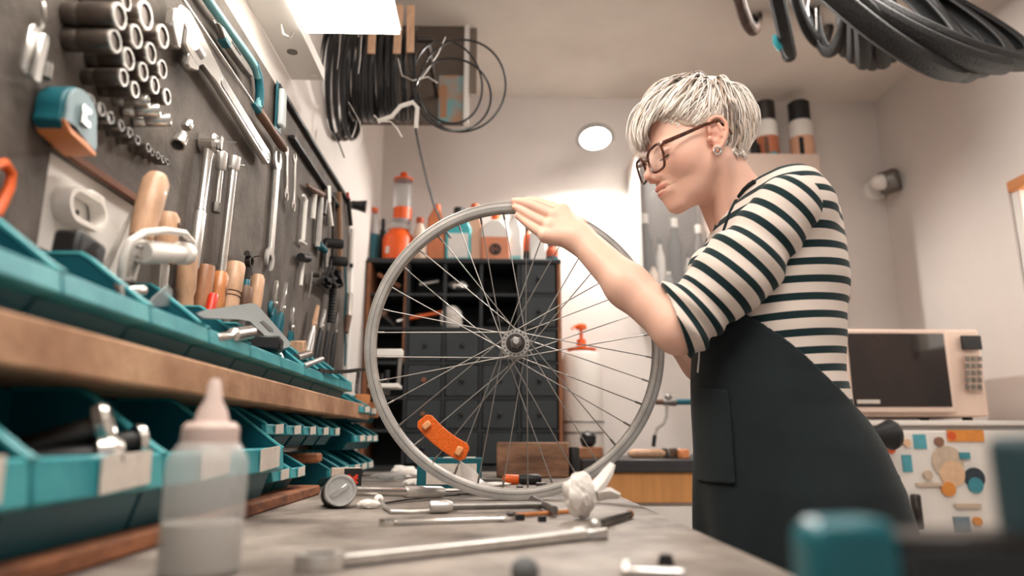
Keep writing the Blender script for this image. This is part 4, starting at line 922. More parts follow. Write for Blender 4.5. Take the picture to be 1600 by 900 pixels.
t = thing('torch', 'black torch pointing out from the end of the board', 'torch', W(549, 320)); sub(t, 'barrel', MB().lathe([(.014, 0), (.016, .02), (.022, .05)], W(549, 320), Vector((1, .1, -.1)), 16), M['black']); sub(t, 'lens', MB().lathe([(.0195, .0505), (.001, .0505)], W(549, 320), Vector((1, .1, -.1)), 16, cap=False), M['dullsteel'])
bar_tool('ball_end_key', 'thin key with a dark knob low on the far board', 'hex key', (474, 405), (470, 446), .0042, M['whitepaint'], ends=[('knob', ((470, 402, .016), (481, 404, .016)), .011, M['black'])])
t = thing('caliper', 'spread steel caliper hanging low on the far board', 'caliper', W(487, 430)); sub(t, 'leg', MB().tube([W(487, 425, .012), W(485, 445, .012), W(482, 466, .012)], [.006, .006, .003], 6, flat=.5), M['steel']); sub(t, 'leg', MB().tube([W(488, 440, .016), W(500, 448, .016), W(515, 462, .016)], [.006, .006, .004], 6, flat=.5), M['darksteel']); sub(t, 'pivot', MB().lathe([(.006, 0), (.006, .02)], W(487, 430), X1, 10), M['darksteel'])
hz_ = MB(); rr = random.Random(3)
pts = [W(522, 418, .02)]+[W(505+30*rr.random(), 420+28*rr.random(), .014+.03*rr.random()) for _ in range(26)]+[W(522, 450, .02)]
hz_.tube(pts, .006, 6); tag(mk('strap_tangle', hz_, M['rubber']), 'tangle of black straps hanging at the board end', 'strap')
t = thing('air_hose', 'black ribbed air hose hanging straight down by the board end', 'hose', W(520, 505)); hm_ = MB(); a, b = W(521, 448, .025), W(516, 505, .025)
hm_.lathe([((.0115 if i % 2 else .009), i*(a-b).length/24) for i in range(25)], b, (a-b).normalized(), 12); sub(t, 'hose', hm_, M['rubber']); sub(t, 'nozzle', MB().lathe([(.008, 0), (.006, .04), (.003, .06)], b, (b-a).normalized(), 10), M['darksteel'])
tag(mk('teal_cable', MB().tube([W(x, y, .02) for x, y in ((538, 412), (541, 450), (538, 500), (540, 540), (539, 572))], .0032, 6), M['tealdk']), 'thin teal cable running down the end of the board', 'cable')
bar_tool('mini_pump', 'chrome mini pump with dark foot on the end post', 'pump', (546, 458), (544, 494), .0105, M['chrome'], off=.03, ends=[('foot', ((544, 494, .03), (541, 520, .03)), [.012, .008], M['walnut'])])
# ------------------------------------------------------------------ things on and behind the upper bins
pl_ = thing('plug', 'white plug with its cable looped over, in front of the handles', 'plug', P(262, 396, X=-.42)); a, b = P(222, 394, X=-.42), P(290, 396, X=-.42); A = (b-a).normalized(); L = (b-a).length
sub(pl_, 'body', MB().lathe([(.0125, 0), (.0145, .003), (.0138, L*.55), (.0110, L*.84), (.0160, L*.86), (.0160, L), (.009, L+.001)], a, A, 20), M['white'])
sub(pl_, 'pin', MB().cyl(a-A*.012+Vector((0, 0, .006)), a+Vector((0, 0, .006)), .0022, n=8), M['steel']); sub(pl_, 'pin', MB().cyl(a-A*.012-Vector((0, 0, .006)), a-Vector((0, 0, .006)), .0022, n=8), M['steel'])
sub(pl_, 'cable', MB().tube([P(x, y, X=-.42+o_) for x, y, o_ in ((286, 396, 0), (297, 391, .0), (300, 378, .004), (288, 364, .008), (258, 360, .010), (225, 364, .010), (202, 378, .008), (192, 402, .004), (189, 430, .0), (186, 460, -.005), (170, 490, -.01))], .0046, 10), M['white'])
tag(mk('adapter', MB().box(P(122, 402, X=-.445), (.03, .054, .046), Matrix.Rotation(-.12, 3, 'X')), M['black'], bevel=.006, seg=2), 'black plastic adapter box under the wall socket', 'adapter')
tag(mk('steel_strip', MB().tube([W(160, 430, .03), W(196, 352, .03), W(206, 330, .03)], [.014, .009, .005], 6, flat=.25), M['steel']), 'pale metal strip standing between outlet and mallet', 'strip')
def plane_pt(px, py, o, n):
    r = Vector(_F)+Vector(_R)*((px-800)/FPX)+Vector(_U)*((450-py)/FPX); c = Vector((0, 0, ZC)); return c+r*((o-c).dot(n)/r.dot(n))
def sheet(name, pts, o3, m, t, parent=None):
    n = (o3[1]-o3[0]).cross(o3[2]-o3[0]).normalized(); A = (o3[1]-o3[0]).normalized(); B = n.cross(A)
    q = [plane_pt(x, y, o3[0], n)-o3[0] for x, y in pts]; return MB().prism([(v.dot(A), v.dot(B)) for v in q], o3[0], A, B, t), n
o3 = [P(310, 487, X=-.352), P(398, 474, X=-.440), P(452, 540, X=-.395)]
sb_, n_ = sheet('x', [(306, 490), (320, 485), (390, 474), (400, 475), (408, 484), (455, 538), (450, 543), (436, 548), (408, 520), (390, 503), (372, 500), (318, 498)], o3, None, .0022)
spx = thing('scraper_plate', 'grey slotted steel plate lying tilted on the teal bins', 'metal plate', o3[0]); sub(spx, 'plate', sb_, mat('scraper_grey', (132, 140, 140), .38, .8, noise=.1, scale=30), bevel=.0006)
sl_, _ = sheet('x', [(406, 503), (411, 501), (426, 514), (427, 519), (421, 518)], [v+n_*.0016*(1 if n_.z > 0 else -1) for v in o3], None, .001); sub(spx, 'slot', sl_, M['black'])
tag(mk('rubber_block', MB().box(P(416, 534, X=-.372)-Vector((0, 0, .004)), (.05, .055, .022), Matrix.Rotation(.2, 3, 'Z')), M['black'], bevel=.003), 'black rubber block under the slotted steel plate', 'block')
ex = thing('socket_extension', 'chrome stepped socket lying on the bin edge below the plate', 'socket', P(365, 522, X=-.352)); a, b = P(337, 528, X=-.352), P(392, 519, X=-.352); A = (b-a).normalized(); L = (b-a).length
sub(ex, 'stem', MB().lathe([(.0045, 0), (.0055, .002), (.0055, L*.45)], a, A, 14), M['chrome']); sub(ex, 'barrel', MB().lathe([(.0055, L*.43), (.0098, L*.46), (.0098, L*.98), (.007, L)], a, A, 18), M['chrome'])
def crumple(name, c, r, label, cat, seed, m=None, h=.004, stretch=(1, 1, 1), parent=None):
    c = np.array(c, float); st = np.array(stretch, float)
    def f(p):
        q = (p-c)/st; return np.sqrt((q*q).sum(-1))-r*(1+.16*nz3(q, 2.0/r, seed)+.20*np.abs(nz3(q, 4.6/r, seed+1))-.12*np.abs(nz3(q, 8/r, seed+2)))
    R_ = r*2.0*st; v, q = surfnet(f, c-R_, c+R_, h)
    o = mk_np(name, v, q, m or M['paper'], base=(c[0], c[1], v[:, 2].min()), smooth=False); return tag(o, label, cat)
tag(mk('clear_wrapper', MB().prism([(0, 0), (.06, .004), (.055, .026), (.040, .030), (.012, .012)], P(228, 478, X=-.40), (0, 1, .1), (.1, 0, 1), .003), M['clear'], bevel=.001), 'clear plastic wrapper sticking up behind the bins', 'wrapper')
def bolt(name, label, a, d, L, r, m, cat='bolt', group=None):
    d = Vector(d).normalized(); t = thing(name, label, cat, a, group); a = Vector(a)
    sub(t, 'head', MB().lathe([(r*1.7, 0), (r*1.9, r*.2), (r*1.9, r*1.2), (r*1.7, r*1.4)], a, d, 6), m); sub(t, 'shank', MB().lathe([(r, r*1.4), (r, L), (r*.8, L+r*.3)], a, d, 12), m); return t
bolt('bolt', 'chrome bolt head showing in the second upper bin', P(180, 458, X=-.385), (.5, .8, .25), .03, .0060, M['chrome'])
bolt('bolt', 'dark bolt lying behind the chrome one in the second upper bin', P(165, 446, X=-.41), (.4, .8, .3), .03, .0055, M['darksteel'])
tag(mk('washer_stack', ring_end(MB(), P(440, 560, X=-.37), (.8, .3, .5), .016, .009, .006), M['steel']), 'steel ring standing in a bin past the plate', 'ring')
tag(mk('hinge', MB().prism([(0, 0), (.05, .004), (.055, .02), (.03, .024), (.026, .014), (.004, .016)], P(432, 572, X=-.352), (0, 1, .12), (-.5, 0, 1), .004), M['steel'], bevel=.001), 'bright bent metal clip in the teal bin below the block', 'clip')
tag(mk('steel_pin', MB().tube([P(474, 572, X=-.352), P(503, 561, X=-.352)], .0055, 10), M['steel']), 'pale steel pin lying across a far upper bin', 'pin')
tag(mk('chrome_tube', MB().tube([P(462, 560, X=-.38), P(482, 554, X=-.38)], .009, 12), M['chrome']), 'short chrome tube behind the steel pin', 'tube')
# chain over the last bins
chn = thing('bicycle_chain', 'black bicycle chain draped over the far upper bins and hanging down', 'chain', P(530, 580, X=-.345))
cp = [P(x, y, X=-.343+o_) for x, y, o_ in ((499, 579, -.01), (515, 581, 0), (530, 581, .002), (545, 580, .004), (560, 578, .006), (578, 577, .02))]
for nm, pts, n in (('chain_run', cp, 26), ('chain_tail', [P(560, 582, X=-.338), P(558, 598, X=-.337), P(557, 614, X=-.336)], 7)):
    ln = MB(); dd = [0]
    for i in range(1, len(pts)): dd.append(dd[-1]+(pts[i]-pts[i-1]).length)
    for k in range(n):
        s_ = dd[-1]*(k+.5)/n; i = max(j for j in range(len(pts)-1) if dd[j] <= s_); c_ = pts[i].lerp(pts[i+1], (s_-dd[i])/(dd[i+1]-dd[i])); A = (pts[i+1]-pts[i]).normalized(); Sd = A.cross(Vector((0, 0, 1)) if abs(A.z) < .8 else Vector((1, 0, 0))).normalized(); L = dd[-1]/n
        up = Sd.cross(A)
        for s2 in (-1, 1): ln.prism([(-L*.62, -.003), (-L*.3, -.0042), (L*.3, -.0042), (L*.62, -.003), (L*.62, .003), (L*.3, .0042), (-L*.3, .0042), (-L*.62, .003)], c_+Sd*s2*(.0035 if k % 2 else .0025), A, up, .001)
        ln.cyl(c_-Sd*.0035+A*L*.45, c_+Sd*.0035+A*L*.45, .0026, n=6)
    sub(chn, nm, ln, M['darksteel'])
# contents of the third large lower bin, and others
cr = thing('crank_axle', 'chrome ring ended crank axle lying in the large lower bin, upper one', 'axle', P(165, 672, X=-.36))
a = P(160, 668, X=-.345); d = Vector((.75, .3, .28)).normalized()
sub(cr, 'tube', MB().cyl(a-d*.11, a, .012, n=16), M['darksteel']); sub(cr, 'ring', MB().lathe([(.008, -.004), (.020, -.004), (.0215, .004), (.018, .009), (.009, .009), (.007, .003)], a, d, 20), M['chrome'])
a = P(168, 712, X=-.335); d = Vector((.8, .5, .05)).normalized(); cr = thing('crank_axle', 'chrome capped dark tube lying in the large lower bin, lower one', 'axle', a)
sub(cr, 'tube', MB().cyl(a-d*.13, a, .010, n=16), M['black']); sub(cr, 'cap', MB().lathe([(.011, -.012), (.0175, -.008), (.0185, .004), (.012, .012), (.002, .014)], a, d, 18), M['chrome'])
a = P(215, 690, X=-.345); d = Vector((.6, .7, .1)).normalized(); cr = thing('lock_ring', 'shiny lock ring on a dark sleeve at the right of the large lower bin', 'ring', a)
sub(cr, 'sleeve', MB().cyl(a-d*.05, a, .011, n=14), M['black']); sub(cr, 'ring', MB().lathe([(.011, -.003), (.0165, -.003), (.0165, .004), (.011, .004)], a, d, 20, closed=True), M['chrome'])
# ------------------------------------------------------------------ lamp over the bench
lum = thing('bench_luminaire', 'glowing white fluorescent luminaire over the bench at the top of the photo', 'lamp', (-.31, .85, ZC+.86))
sub(lum, 'diffuser', MB().box((-.307, .79, ZC+.858), (.204, 1.18, .010)), mat('diffuser_glow', (255, 250, 240), .5, emit=(255, 246, 232), estr=11), bevel=.002)
sub(lum, 'housing', MB().prism([(-.104, .006), (.104, .006), (.085, .05), (-.085, .05)], (-.307, .79, ZC+.858), (1, 0, 0), (0, 0, 1), 1.18), M['whitepaint'])
ft = thing('fixture_tray', 'white perforated metal tray fixed above the tool board beside the glowing lamp', 'tray', (-.465, .95, ZC+.83))
sub(ft, 'tray', MB().prism([(-.500, .862), (-.420, .862), (-.420, .892), (-.424, .892), (-.424, .866), (-.500, .866)], (0, .95, ZC), (1, 0, 0), (0, 0, 1), 1.30), M['whitepaint'], bevel=.001)
sub(ft, 'hole', MB().lathe([(.012, 0), (.012, .003)], (-.462, 1.47, ZC+.8605), (0, 0, 1), 18), M['dullsteel'])
sub(ft, 'screw', MB().lathe([(.009, -.002), (.007, -.004), (.001, -.0045)], (-.438, 1.575, ZC+.862), (0, 0, 1), 14), M['whitepaint'])
sub(ft, 'hook', MB().tube([(-.455, 1.36, ZC+.862), (-.452, 1.37, ZC+.845), (-.440, 1.375, ZC+.84), (-.432, 1.37, ZC+.85)], .003, 6), M['steel'])
for y in (.4, 1.3): sub(lum, 'bracket', MB().box((-.425, y, ZC+.87), (.14, .03, .012)), M['whitepaint'])
# ------------------------------------------------------------------ hanging board with coils of cable
hb_y = 2.45
hbd = thing('hanging_board', 'dark brown board with a pale edge hanging from the ceiling behind the cable coils', 'board', (-.28, hb_y, ZC+1.19))
x0, x1 = P(500, 60, Y=hb_y).x, P(726, 60, Y=hb_y).x; zb = P(700, 194, Y=hb_y).z
sub(hbd, 'panel', MB().box(((x0+x1)/2, hb_y, (zb+CE)/2), (x1-x0, .03, CE-zb)), mat('dark_board', (98, 86, 76), .7, noise=.2, scale=10))
sub(hbd, 'edge_strip', MB().box((x1+.010, hb_y-.005, (zb+CE)/2), (.018, .045, CE-zb)), M['whitepaint'])
sub(hbd, 'backing', MB().box((x1+.032, hb_y+.01, CE-.13), (.03, .03, .26)), mat('backing_brown', (120, 108, 98), .8))
po = thing('poster', 'small teal and brown picture low on the dark hanging board', 'poster', P(708, 155, Y=hb_y-.017))
a, b = P(686, 118, Y=hb_y-.018), P(726, 192, Y=hb_y-.018)
sub(po, 'print', MB().box((a+b)/2, (b.x-a.x, .003, a.z-b.z)), mat('print_teal', (120, 164, 170), .7, noise=1, scale=14, col2=(176, 130, 100), detail=1))
sub(po, 'stripe', MB().box(((a+b)/2)+Vector((-.03, -.002, -.01)), (.025, .002, (a.z-b.z)*.7)), mat('print_brown', (170, 126, 98), .7))
rod = P(480, 62, Y=2.05), P(668, 62, Y=2.05)
tag(mk('coil_rod', MB().cyl((WL, 2.05, rod[0].z), (rod[1].x+.02, 2.05, rod[1].z), .010, n=12).cyl((rod[1].x, 2.05, rod[1].z), (rod[1].x, hb_y, rod[1].z), .008, n=8), M['darksteel']), 'dark rod the black cable coils hang from', 'rod')
cab_m = mat('cable_black', (34, 34, 36), .3, spec=.6)
gcoil = 'black cable coils on the rod'
def coil(px, wpx, ybot, Ycoil, label, seed, turns=9, r=.0045):
    rr = random.Random(seed); top = P(px, 55, Y=Ycoil).z+.004; bot = P(px, ybot, Y=Ycoil).z; R = (top-bot)/2; xc = P(px, 130, Y=Ycoil).x; hw_ = wpx*pxm(P(px, 130, Y=Ycoil))/2; pts = []
    for i in range(turns*22):
        a = 2*PI*i/22; t = i/(turns*22); k = 1-.05*abs(math.sin(3.1*t*turns+seed)); wob = hw_*(2*t-1)+.006*math.sin(a*.5+seed+i*.05)
        pts.append(Vector((xc+wob+.008*math.sin(a+seed), Ycoil+R*k*math.sin(a)*.92, (top+bot)/2+R*k*math.cos(a)+(1-k)*R*.6)))
    return tag(mk('cable_coil', MB().tube(pts, r, 7), cab_m), label, 'cable coil', gcoil)
for i, (px, w_, yb, Yc, lb_) in enumerate(((505, 36, 212, 2.02, 'leftmost big black cable coil on the rod'), (540, 36, 214, 2.04, 'second black cable coil from the left, hanging lowest'), (573, 34, 186, 2.03, 'third black cable coil, in the middle of the rod'), (604, 34, 184, 2.05, 'fourth black cable coil, beside the white tie'), (634, 34, 190, 2.03, 'fifth coil on the rod, thin and loose'))):
    coil(px, w_, yb, Yc, lb_, i*7+1, 10 if i < 4 else 7, .0050 if i < 4 else .0036)
def loop_pts(cx, cy, rx, ry, Y, tilt=0, n=40, dY=.05, a0=0):
    pts = []
    for i in range(n+1):
        a = a0+2*PI*i/n; x = rx*math.cos(a); y = ry*math.sin(a); ct, st = math.cos(tilt), math.sin(tilt)
        pts.append(P(cx+x*ct-y*st, cy+x*st+y*ct, Y=Y+dY*math.sin(a+1)))
    return pts
lc = MB()
for q_ in ((722, 134, 68, 72, 1.95, .2), (700, 128, 52, 66, 1.97, -.3), (708, 148, 60, 56, 1.93, .5)): lc.tube(loop_pts(*q_, a0=2.9, n=44, dY=.05)[:-1]+[P(640, 150+q_[3]*.1, Y=2.0)], .0034, 7)
tag(mk('loose_cable', lc, cab_m), 'loose loops of thin black cable springing out right of the coils', 'cable')
tag(mk('hanging_cable', MB().tube([P(x, y, Y=1.98) for x, y in ((648, 150), (650, 205), (657, 240), (668, 285), (678, 320), (692, 352), (704, 372))], .0034, 7), cab_m), 'single thin cable end hanging down toward the bottles', 'cable')
tie_m = mat('tie_white', (226, 220, 214), .6)
def tie(label, pts, w=.008, Y=1.9, m=None): return tag(mk('tie', MB().tube([P(x, y, Y=Y+.01*i) for i, (x, y) in enumerate(pts)], w*.75, 6, flat=.25, up=(1, 0, .3)), m or tie_m), label, 'tie')
tie('long white tie strip sticking up to the right of the coils', [(696, 58), (684, 85), (668, 110), (656, 125)], .007)
tie('white cloth tie wrapped round the loose cables', [(622, 92), (628, 118), (645, 126), (668, 120), (684, 130)], .010, 1.88)
tie('white tie looped under the fourth coil', [(590, 190), (612, 182), (626, 166), (645, 160), (652, 168), (650, 200)], .009, 1.88)
tie('pale torn tie hanging below the third coil', [(584, 180), (594, 190), (610, 190), (620, 200), (628, 214)], .010, 1.88)
tie('white tie dangling under the second coil', [(545, 160), (562, 190), (566, 215), (556, 240)], .006, 1.92)
tie('thin pale strap in front of the second coil', [(565, 52), (563, 90), (560, 115)], .006, 1.86)
tie('thin pale strap in front of the first coil', [(532, 55), (530, 85), (527, 108)], .006, 1.86)
tie('grey rag end below the leftmost coil', [(518, 205), (530, 225), (538, 246)], .012, 1.9, M['dullsteel'])
for i, (xa, ya, xb, yb) in enumerate(((582, 46, 580, 84), (625, 8, 620, 84), (642, 9, 641, 82))):
    a, b = P(xa, ya, Y=1.86), P(xb, yb, Y=1.86); tag(mk('wood_strip', MB().tube([a, b], [.0155, .0155], 4, flat=.25, up=(0, 1, 0)), M['handle']), f'{["shortest pale", "pale middle", "right hand pale"][i]} wood slat hanging before the cable coils', 'slat', 'wood slats before the coils')
# ------------------------------------------------------------------ wall lamp
wl = P(930, 216, Y=2.78); wlt = thing('wall_lamp', 'round glowing wall lamp on the back wall above the wheel', 'lamp', wl)
nd_ = Vector((0, -.36, -.93)).normalized()
sub(wlt, 'glow_disc', MB().lathe([(.079, 0), (.06, .004), (.001, .006)], wl, nd_, 32, cap=False), mat('lamp_glow', (255, 250, 242), .5, emit=(255, 248, 236), estr=9))
sub(wlt, 'shade', MB().lathe([(.081, .003), (.083, .0), (.078, -.012), (.055, -.028), (.034, -.036), (.030, -.055), (.016, -.060)], wl, nd_, 32), mat('lamp_shade_grey', (150, 146, 142), .5))
sub(wlt, 'arm', MB().tube([wl-nd_*.058, wl-nd_*.085+Vector((0, .03, 0)), Vector((wl.x, WB, wl.z+.085))], .009, 10), M['dullsteel'])
sd_ = bpy.data.lights.new('wall_lamp_light', 'SPOT'); sd_.energy = 60; sd_.color = (1, .95, .88); sd_.spot_size = math.radians(165); sd_.spot_blend = .35; sd_.shadow_soft_size = .05
so = bpy.data.objects.new('wall_lamp_light', sd_); COL.objects.link(so); so.parent = wlt; so.location = nd_*.012; so.rotation_euler = nd_.to_track_quat('-Z', 'Y').to_euler()
# ------------------------------------------------------------------ dark drawer cabinet
SY = 2.70; cx = [P(v, 560, Y=SY).x for v in (572, 634, 693, 751, 811, 873)]; cz = [P(700, v, Y=SY).z for v in (409, 460, 513, 567, 622, 673, 728)]; ctop = P(700, 404, Y=SY).z
cx[0] = max(cx[0], WL+.02)
cab = thing('drawer_cabinet', 'dark cabinet of open cubbies and small drawers against the back wall', 'cabinet', ((cx[0]+cx[-1])/2, SY+.13, 0))
sub(cab, 'top', MB().box(((cx[0]+cx[-1])/2, SY+.13, ctop-.009), (cx[-1]-cx[0]+.03, .27, .018)), M['cubby'], bevel=.002)
for x, m in ((cx[0]-.006, M['cubbyedge']), (cx[-1]+.006, M['cubbyedge'])): sub(cab, 'side_panel', MB().box((x, SY+.13, (ctop-.018)/2), (.014, .26, ctop-.018)), m, bevel=.001)
sub(cab, 'back_panel', MB().box(((cx[0]+cx[-1])/2, SY+.255, ctop/2), (cx[-1]-cx[0], .01, ctop-.02)), M['cubby'])
sub(cab, 'plinth', MB().box(((cx[0]+cx[-1])/2, SY+.13, cz[-1]/2), (cx[-1]-cx[0], .25, cz[-1])), M['cubby'])
for x in cx[1:-1]: sub(cab, 'divider', MB().box((x, SY+.13, (cz[-1]+ctop)/2-.01), (.012, .25, ctop-cz[-1]-.02)), M['cubby'])
sub(cab, 'divider_edge', MB().box((cx[1]-.012, SY+.11, (cz[0]+cz[3])/2), (.008, .20, cz[0]-cz[3]-.01)), M['cubbyedge'])
for z in cz[1:-1]: sub(cab, 'shelf_board', MB().box(((cx[0]+cx[-1])/2, SY+.128, z), (cx[-1]-cx[0]-.002, .25, .010)), M['cubby'])
for c_ in range(5):
    for r_ in range(6):
        if c_ == 0 or (r_ < 2 and c_ < 4): continue
        xa, xb, za, zb_ = cx[c_]+.008, cx[c_+1]-.008, cz[r_+1]+.007, cz[r_]-.007
        dr = sub(cab, 'drawer', MB().box(((xa+xb)/2, SY+.008+.004*((c_*7+r_*5) % 3), (za+zb_)/2), (xb-xa, .02, zb_-za)), M['cubby2'], bevel=.003)
        sub(dr, 'knob', MB().lathe([(.004, 0), (.004, .008), (.009, .012), (.009, .017), (.004, .02)], ((xa+xb)/2, SY, (za+zb_)/2), (0, -1, 0), 12), M['cubbyedge'] if (c_, r_) in ((1, 3), (1, 4)) else M['black'])
# bits in the cubbies
def junk(px, py, r, label, seed, m, st=(1.3, .7, .7)):
    c = P(px, py, Y=SY+.05); return crumple('scrap', c, r, label, 'scrap', seed, m, .006, st)
junk(716, 446, .030, 'bright crumpled foil in the third cubby of the top row', 3, M['chrome'])
junk(705, 496, .040, 'white plastic bag stuffed in the second row of cubbies', 5, M['paper'], (1, .7, 1.1))
junk(706, 525, .034, 'clear crumpled wrapper hanging over a drawer', 8, M['clear'], (1.7, .6, .7))
junk(775, 500, .026, 'dark rag in the fourth cubby of the second row', 9, M['rubber'])
junk(592, 490, .024, 'brownish rag in the left column of the cabinet', 12, M['walnut'])
for i, (xa, ya, xb, yb, r, m, lb_) in enumerate(((635, 498, 690, 488, .008, M['orange'], 'orange handled rod lying in the second row of cubbies'), (620, 502, 660, 492, .007, M['steel'], 'steel rod lying beside the orange handled rod'), (585, 480, 616, 508, .010, M['darksteel'], 'dark pipe leaning in the left cubby'), (590, 428, 625, 448, .009, M['cubbyedge'], 'brown stick in the top left cubby'), (655, 445, 685, 440, .010, M['dullsteel'], 'grey tube in the second cubby of the top row'))):
    tag(mk('rod', MB().tube([P(xa, ya, Y=SY+.04), P(xb, yb, Y=SY+.06)], r, 8), m), lb_, 'rod')
# bottles on the cabinet
gb = 'bottles on the dark cabinet'
def bottle(name, label, px, ytop, w, Y, body, cap, kind='round', lower=None, split=.5, capr=.5, caph=.14, label_c=None, depth=None, ybase=404):
    b = P(px, ybase, Y=Y); b = Vector((b.x, b.y, ctop if ybase == 404 else b.z)); s_ = pxm(b); h = (P(px, ytop, Y=Y).z-b.z); r = w/2*s_; t = thing(name, label, 'bottle', b, gb)
    hb = h*(1-caph)
    if kind == 'round':
        sub(t, 'body', MB().lathe([(r*.9, 0), (r, .004), (r, hb*.72), (r*.9, hb*.82), (r*capr*.9, hb*.94), (r*capr*.85, hb)], b, (0, 0, 1), 20), body)
        if lower: sub(t, 'lower_part', MB().lathe([(r*1.004, .003), (r*1.004, hb*split)], b, (0, 0, 1), 20, cap=False), lower)
        if label_c: sub(t, 'label_band', MB().lathe([(r*1.01, hb*.2), (r*1.01, hb*.62)], b, (0, 0, 1), 20, cap=False), label_c)
    else:
        d = depth or r*1.1
        sub(t, 'body', MB().prism([(-r, 0), (r, 0), (r, hb*.72), (r*.75, hb*.86), (r*capr, hb), (-r*capr, hb), (-r*.95, hb*.84), (-r, hb*.7)], b, (1, 0, 0), (0, 0, 1), d), body, bevel=.006, seg=2)
        if lower: sub(t, 'lower_part', MB().box(b+Vector((0, 0, hb*split/2)), (2*r*1.01, d*1.02, hb*split)), lower, bevel=.005)
        if label_c: sub(t, 'label_panel', MB().box(b+Vector((0, -d/2-.001, hb*.36)), (2*r*.78, .002, hb*.5)), label_c)
    sub(t, 'cap', MB().lathe([(r*capr, hb*.985), (r*capr*1.05, hb+.002), (r*capr, h-.002), (r*capr*.7, h)], b, (0, 0, 1), 16), cap)
    return t, b, r, h, s_
obr = mat('bottle_amber', (214, 128, 84), .35, noise=.15, scale=20); owh = mat('bottle_white', (226, 222, 218), .4); oor = mat('bottle_orange', (228, 92, 34), .35)
bottle('bottle', 'clear bottle with teal liquid at the left end of the cabinet top', 581, 325, 22, 2.80, M['clear'], M['orange'], lower=M['tealdk'], split=.55, capr=.62, caph=.07)
bottle('bottle', 'narrow black bottle behind the big orange canister', 597, 342, 14, 2.88, M['black'], M['black'])
t, b, r, h, s_ = bottle('canister', 'big round orange canister on the cabinet, carrying a smaller tub', 622, 345, 50, 2.80, oor, M['clear'], capr=.72, caph=.22, kind='round')
sub(t, 'paper_label', MB().box(b+Vector((-r*.55, -r*.86, h*.25)), (.018, .002, .028), Matrix.Rotation(-.6, 3, 'Z')), M['card'])
b2 = b+Vector((.012, 0, h)); t2 = thing('tub', 'clear tub with orange lid standing on the orange canister', 'bottle', b2, gb); h2 = P(628, 283, Y=2.8).z-b2.z; r2 = 14.5*s_
sub(t2, 'jar', MB().lathe([(r2, 0), (r2, h2)], b2, (0, 0, 1), 20), M['clear']); sub(t2, 'content', MB().lathe([(r2*1.01, .002), (r2*1.01, h2*.30)], b2, (0, 0, 1), 20), oor)
sub(t2, 'lid', MB().lathe([(r2*1.08, h2), (r2*1.08, h2+.008), (r2*.35, h2+.012), (r2*.3, h2+.024), (r2*.45, h2+.030), (r2*.3, h2+.038)], b2, (0, 0, 1), 20), oor)
bottle('bottle', 'small clear bottle with dark orange cap beside the canister', 655, 340, 20, 2.78, mat('bottle_pale', (214, 190, 172), .4), mat('cap_rust', (170, 74, 40), .5), capr=.6, caph=.12)
bottle('bottle', 'amber slim necked bottle left of the teal one', 681, 320, 28, 2.80, obr, M['orange'], kind='flat', capr=.42, caph=.10)
bottle('bottle', 'teal flat bottle with white label and black cap', 716, 325, 40, 2.80, mat('bottle_teal', (60, 176, 186), .35), M['black'], kind='flat', label_c=owh, capr=.42, caph=.16)
bottle('bottle', 'tall pale amber bottle with orange cap right of the teal one', 741, 319, 24, 2.80, mat('bottle_peach', (224, 176, 148), .4), M['orange'], kind='flat', capr=.5, caph=.10)
t, b, r, h, s_ = bottle('canister', 'white topped orange can with a round black emblem', 774, 335, 44, 2.80, owh, M['orange'], kind='flat', lower=obr, split=.62, capr=.3, caph=.14)
em = MB(); em.torus(b+Vector((0, -r*.58, h*.27)), (0, 1, 0), .020, .0045, 24, 6); em.torus(b+Vector((.002, -r*.58, h*.27)), (0, 1, 0), .008, .0035, 18, 6); em.torus(b+Vector((.006, -r*.58, h*.27)), (0, 1, 0), .014, .003, 14, 6, PI*.9, PI*1.9)
sub(t, 'emblem', em, M['black'])
bottle('bottle', 'white bottle with teal foot behind the fingertips', 804, 335, 22, 2.80, owh, owh, kind='flat', lower=mat('foot_teal', (120, 190, 194), .4), split=.2, capr=.6, caph=.08)
bottle('bottle', 'slim orange and black bottle right of the white one', 824, 352, 14, 2.82, oor, M['black'], lower=M['black'], split=.4)
bottle('bottle', 'plain white carton bottle on the right part of the cabinet', 840, 362, 26, 2.80, owh, owh, kind='flat', capr=.9, caph=.05)
bottle('bottle', 'low teal and rust pot at the right end of the cabinet', 863, 380, 20, 2.80, mat('pot_rust', (190, 90, 60), .5), M['teal'], lower=M['teal'], split=.4, capr=.8)
# ------------------------------------------------------------------ wall cabinet with glazed half
CYf = 2.82; a, b = P(992, 239, Y=CYf), P(1300, 462, Y=CYf); xm = P(1112, 300, Y=CYf).x
pinkp = mat('panel_pink', (214, 190, 176), .7, noise=.05, scale=5); dkin = mat('inside_dark', (120, 108, 102), .8, noise=.15, scale=6)
wc = thing('wall_cabinet', 'wall cabinet with a pinkish door and a dark glazed half behind the woman', 'cabinet', ((a.x+b.x)/2, WB-.09, b.z))
D_ = WB-CYf
for nm, c, s_, m in (('top_board', ((a.x+b.x)/2, CYf+D_/2, a.z-.008), (b.x-a.x, D_, .016), pinkp), ('bottom_board', ((a.x+b.x)/2, CYf+D_/2, b.z+.008), (b.x-a.x, D_, .016), M['redwood']), ('side_board', (a.x+.008, CYf+D_/2, (a.z+b.z)/2), (.016, D_, a.z-b.z-.032), M['whitepaint']), ('side_board', (b.x-.008, CYf+D_/2, (a.z+b.z)/2), (.016, D_, a.z-b.z-.032), pinkp), ('partition', (xm, CYf+D_/2, (a.z+b.z)/2), (.014, D_-.01, a.z-b.z-.032), pinkp), ('back_board', ((a.x+xm)/2, WB-.008, (a.z+b.z)/2), (xm-a.x-.03, .01, a.z-b.z-.032), dkin)):
    sub(wc, nm, MB().box(c, s_), m, bevel=.001)
